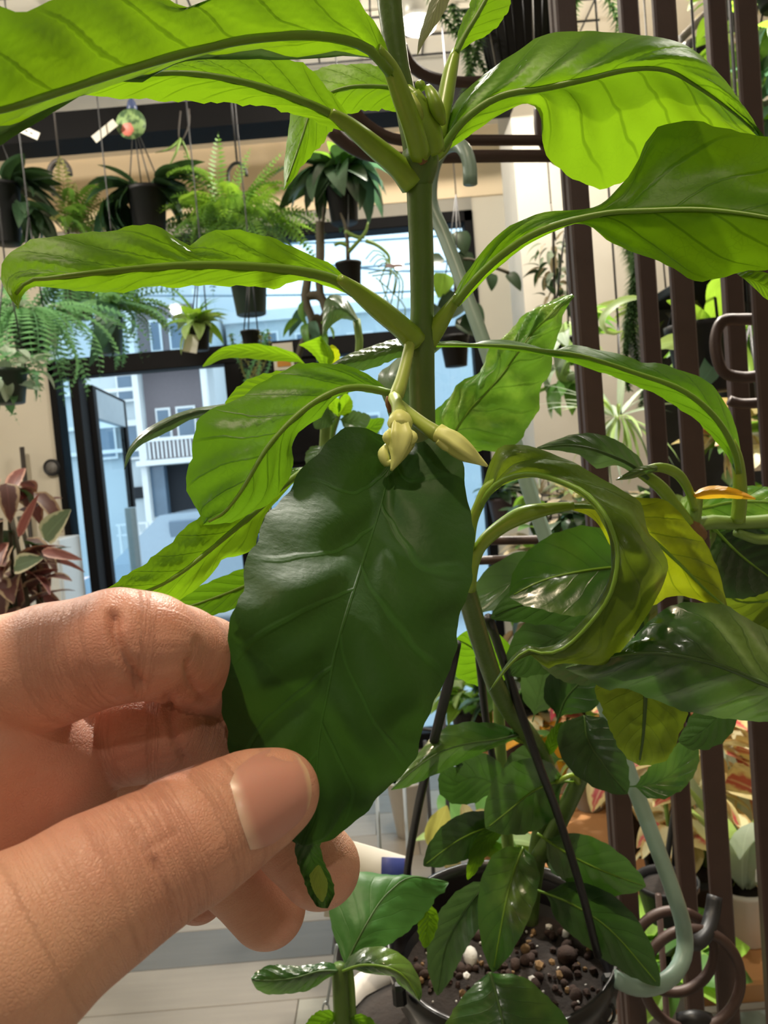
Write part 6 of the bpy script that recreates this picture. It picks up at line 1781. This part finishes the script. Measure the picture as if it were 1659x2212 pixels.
# creases of the finger joints: grooves pressed into the side that faces the lens of the joint lines
proj = np.stack([pts[:, 0] / pts[:, 2] * FPX + W / 2, H / 2 - pts[:, 1] / pts[:, 2] * FPX], 1)
fn = np.zeros_like(pts)
q = pts[quads]
nq = np.cross(q[:, 2] - q[:, 0], q[:, 3] - q[:, 1])
for k in range(4):
    for c in range(3): fn[:, c] += np.bincount(quads[:, k], weights=nq[:, c], minlength=len(pts))
fn /= np.maximum(np.linalg.norm(fn, axis=1, keepdims=True), 1e-12)
front = fn[:, 2] < 0.1   # faces towards the camera side (camera space z grows away)
if front.mean() < .2 or (np.einsum('ij,ij->i', fn, pts - pts.mean(0)) < 0).mean() > .5:
    fn = -fn; quads = quads[:, ::-1]; front = fn[:, 2] < 0.1
CREASE = [  # px polyline, width px, depth m, nearest-furthest distance
    ('246,1330 250,1370 262,1410 285,1450 305,1482', 13, .0017, .11, .145),
    ('258,1300 262,1340', 16, .0004, .11, .145),
    ('408,1430 412,1470 428,1500 450,1520', 9, .0009, .12, .165),
    ('425,1385 420,1420 410,1450', 9, .0003, .12, .165),
    ('296,1790 305,1822 322,1850 338,1878', 9, .0003, .10, .14),
    ('335,1860 352,1900 372,1940 382,1968', 8, .00045, .10, .14),
    ('318,1832 350,1816 380,1800', 7, .0002, .10, .14),
    ('365,1508 368,1550 380,1600 400,1640', 9, .0010, .135, .2),
    ('500,1668 512,1660 545,1636 580,1622', 6, .00018, .10, .15),
    ('492,1690 512,1750 530,1838', 6, .00022, .10, .15),
]
for s, wv, dp, z0, z1 in CREASE:
    cl_ = cr_resample(np.array(pix(s)), 40)
    m = front & (pts[:, 2] > z0) & (pts[:, 2] < z1) & (proj[:, 0] > cl_[:, 0].min() - 40) & (proj[:, 0] < cl_[:, 0].max() + 40) & (proj[:, 1] > cl_[:, 1].min() - 40) & (proj[:, 1] < cl_[:, 1].max() + 40)
    ii = np.where(m)[0]
    if not len(ii): continue
    dd = np.linalg.norm(proj[ii][:, None] - cl_[None], axis=2).min(1)
    pts[ii] -= fn[ii] * (dp * np.exp(-(dd / wv) ** 2))[:, None]
B = np.array([tuple(CR), tuple(CU), tuple(_f)])
wp_ = pts @ B + np.array(tuple(CAM))
# along / around coordinates of the nearest finger, for the skin folds
allc = [THUMB_D + THUMB_P[1:], INDEX, MIDDLE, RING, PINKY]
best = np.full(len(pts), 9.0); ualong = np.zeros(len(pts)); vround = np.zeros(len(pts)); jw = np.zeros(len(pts))
JOINT = {0: [(405, 1815, .134)], 1: [(275, 1395, .139), (420, 1428, .154)], 2: [(320, 1585, .157), (420, 1612, .164)], 3: [(330, 1722, .179)], 4: [(370, 1900, .200)]}
for ci, ch in enumerate(allc):
    cc_ = to_cs(ch); acc = 0.0
    for (a, ra), (b, rb_) in zip(cc_[:-1], cc_[1:]):
        ab = b - a; L_ = np.linalg.norm(ab); ax_ = ab / L_
        t = np.clip(((pts - a) @ ab) / L_ ** 2, 0, 1)
        off = pts - a - t[:, None] * ab
        dn = np.linalg.norm(off, axis=1) / (ra + (rb_ - ra) * t)
        m = dn < best
        best[m] = dn[m]; ualong[m] = (acc + t[m] * L_) * 100 + ci * 7.3
        e1 = np.cross(ax_, [0, 0, 1.0]); e1 /= np.linalg.norm(e1); e2 = np.cross(ax_, e1)
        vround[m] = np.arctan2(off[m] @ e1, off[m] @ e2) * .8
        acc += L_
        w_ = np.zeros(len(pts))
        for j in JOINT[ci]:
            w_ = np.maximum(w_, np.exp(-(np.linalg.norm(pts - cs(*j), axis=1) / .0155) ** 4))
        jw[m] = w_[m]
jw[best > 1.25] = 0
# skin
m_, nt_, p_, o_ = newmat('skin')
T = NT(nt_)
tc = T.n('ShaderNodeTexCoord').outputs['Object']
uvw = T.n('ShaderNodeUVMap', uv_map='UVMap').outputs[0]
sj = T.n('ShaderNodeSeparateXYZ'); uvj = T.n('ShaderNodeUVMap', uv_map='joint').outputs[0]; T.l(uvj, sj.inputs[0])
jn = sj.outputs[0]
fmask = sj.outputs[1]
n1 = T.noise(24, tc, 3); n2 = T.noise(300, tc, 3); n3 = T.noise(70, tc, 3)
c = T.mix(T.ramp(n1, .35, .7), rgb('dcaa8c'), rgb('cc8f78'))
c = T.mix(T.math('MULTIPLY', n3, .45), c, rgb('c58672'))
c = T.mix(T.math('MULTIPLY', jn, .30), c, rgb('b86a58'))
c = T.mix(T.math('MULTIPLY', n2, .25), c, rgb('eac6ae'))
mp_ = T.n('ShaderNodeMapping'); mp_.inputs['Scale'].default_value = (12, .8, 1); T.l(uvw, mp_.inputs[0])
wr = T.noise(1.0, mp_.outputs[0], 4, .55)
wl = T.ramp(T.math('ABSOLUTE', T.math('SUBTRACT', wr, .5)), .0, .06, 0.0, 1.0)
mp2 = T.n('ShaderNodeMapping'); mp2.inputs['Scale'].default_value = (26, 7, 1); mp2.inputs['Rotation'].default_value = (0, 0, .5); T.l(uvw, mp2.inputs[0])
wf = T.noise(1.0, mp2.outputs[0], 3, .6)
lines = T.math('MULTIPLY', T.math('SUBTRACT', 1.0, wl), T.math('MULTIPLY', fmask, T.math('MULTIPLY_ADD', jn, .6, .3)))
c = T.mix(T.math('MULTIPLY', lines, .16), c, rgb('8f5444'))
T.l(c, p_.inputs['Base Color'])
p_.inputs['Roughness'].default_value = .45
p_.inputs['Specular IOR Level'].default_value = .42
p_.inputs['Subsurface Weight'].default_value = .2
p_.inputs['Subsurface Radius'].default_value = (1.0, .35, .18)
p_.inputs['Subsurface Scale'].default_value = .004
vo = T.n('ShaderNodeTexVoronoi', feature='DISTANCE_TO_EDGE'); vo.inputs['Scale'].default_value = 1500
T.l(tc, vo.inputs['Vector'])
hh = T.math('SUBTRACT', T.math('MULTIPLY', T.math('MULTIPLY', wf, fmask), .28), T.math('MULTIPLY', lines, .45))
hh = T.math('ADD', hh, T.math('MULTIPLY', T.ramp(vo.outputs[0], 0, .25), .16))
T.l(T.bump(hh, .6, .0005), p_.inputs['Normal'])
hme = mesh('hand_skin', wp_, [tuple(r) for r in quads.tolist()], True, np.stack([ualong, vround], 1))
lay = hme.uv_layers.new(name='joint')
li = np.zeros(len(hme.loops), dtype=np.int32); hme.loops.foreach_get('vertex_index', li)
lay.data.foreach_set('uv', np.stack([jw, np.clip((1.22 - best) / .12, 0, 1)], 1).astype(np.float32)[li].ravel())
hme.materials.append(m_)
hand = link('person', hme)
tag(hand, 'bare hand reaching in from the left, pinching the dark leaf between thumb and bent forefinger', 'person')
bvh = BVHTree.FromPolygons([tuple(v) for v in wp_], [tuple(r) for r in quads.tolist()])


def onhand(px, py, lift):
    v = (P(px, py, 1) - CAM).normalized()
    h = bvh.ray_cast(CAM, v)
    if h[0] is None: return None
    return h[0] - v * lift


# thumb nail: laid on the surface of the thumb
m_, nt_, p_, o_ = newmat('nail')
T = NT(nt_)
uvn = T.n('ShaderNodeUVMap').outputs[0]; spn = T.n('ShaderNodeSeparateXYZ'); T.l(uvn, spn.inputs[0])
cn = T.mix(T.ramp(spn.outputs[0], .0, .22), rgb('e0bca6'), rgb('c68f80'))
cn = T.mix(T.ramp(spn.outputs[0], .90, .98), cn, rgb('d9b594'))
T.l(cn, p_.inputs['Base Color'])
p_.inputs['Roughness'].default_value = .38; p_.inputs['Coat Weight'].default_value = .1; p_.inputs['Coat Roughness'].default_value = .2
p_.inputs['Subsurface Weight'].default_value = .3; p_.inputs['Subsurface Scale'].default_value = .002
top = cr_resample(np.array(pix('497,1692 512,1660 545,1634 580,1618 615,1616 645,1634')), 15)
bot = cr_resample(np.array(pix('541,1836 556,1834 588,1824 622,1798 650,1772 668,1742')), 15)
cut = cr_resample(np.array(pix('497,1692 506,1726 518,1770 530,1805 541,1836')), 11)
tipe = cr_resample(np.array(pix('645,1634 664,1662 672,1692 673,1718 668,1742')), 11)
nvs, nuv, ok = [], [], True
for i in range(15):
    for j in range(11):
        a, b = i / 14, j / 10
        s = (1 - b) * top[i] + b * bot[i] + (1 - a) * cut[j] + a * tipe[j] - ((1 - a) * (1 - b) * top[0] + a * (1 - b) * top[14] + (1 - a) * b * bot[0] + a * b * bot[14])
        edge = min(a, 1 - a, b, 1 - b)
        q_ = onhand(s[0], s[1], .0002 + .0007 * min(1, edge * 7))
        if q_ is None: q_ = P(s[0], s[1], .138)
        nvs.append(q_); nuv.append((a, b))
nfs = [(i * 11 + j, (i + 1) * 11 + j, (i + 1) * 11 + j + 1, i * 11 + j + 1) for i in range(14) for j in range(10)]
# smooth the sampled patch a little
nv_ = np.array([tuple(v) for v in nvs]).reshape(15, 11, 3)
for _ in range(3):
    nv_[1:-1, 1:-1] = .5 * nv_[1:-1, 1:-1] + .125 * (nv_[2:, 1:-1] + nv_[:-2, 1:-1] + nv_[1:-1, 2:] + nv_[1:-1, :-2])
nail = link('thumb_nail', mesh('thumb_nail', nv_.reshape(-1, 3), nfs, True, nuv), hand, m_)
nail['label'] = 'smooth pink thumb nail'
# thin gold ring on the ring finger
M_gold = simple('gold', rgb('d8b060'), .2, 1.0, var=.05)
ra_, rb2 = chains['r'][1], chains['r'][2]
axv = (rb2[0] - ra_[0]); axv /= np.linalg.norm(axv)
cc = ra_[0] + axv * .0085
u_ = np.cross(axv, [0, 0, 1.0]); u_ /= np.linalg.norm(u_); v_ = np.cross(axv, u_)
ringp = [Vector(tuple((cc + (ra_[1] + .0003) * (math.cos(t) * u_ + math.sin(t) * v_)) @ B + np.array(tuple(CAM)))) for t in [i * 6.2832 / 20 for i in range(20)]]
tube('ring', ringp, .0008, M_gold, hand, n=60, sides=6, closed=True)
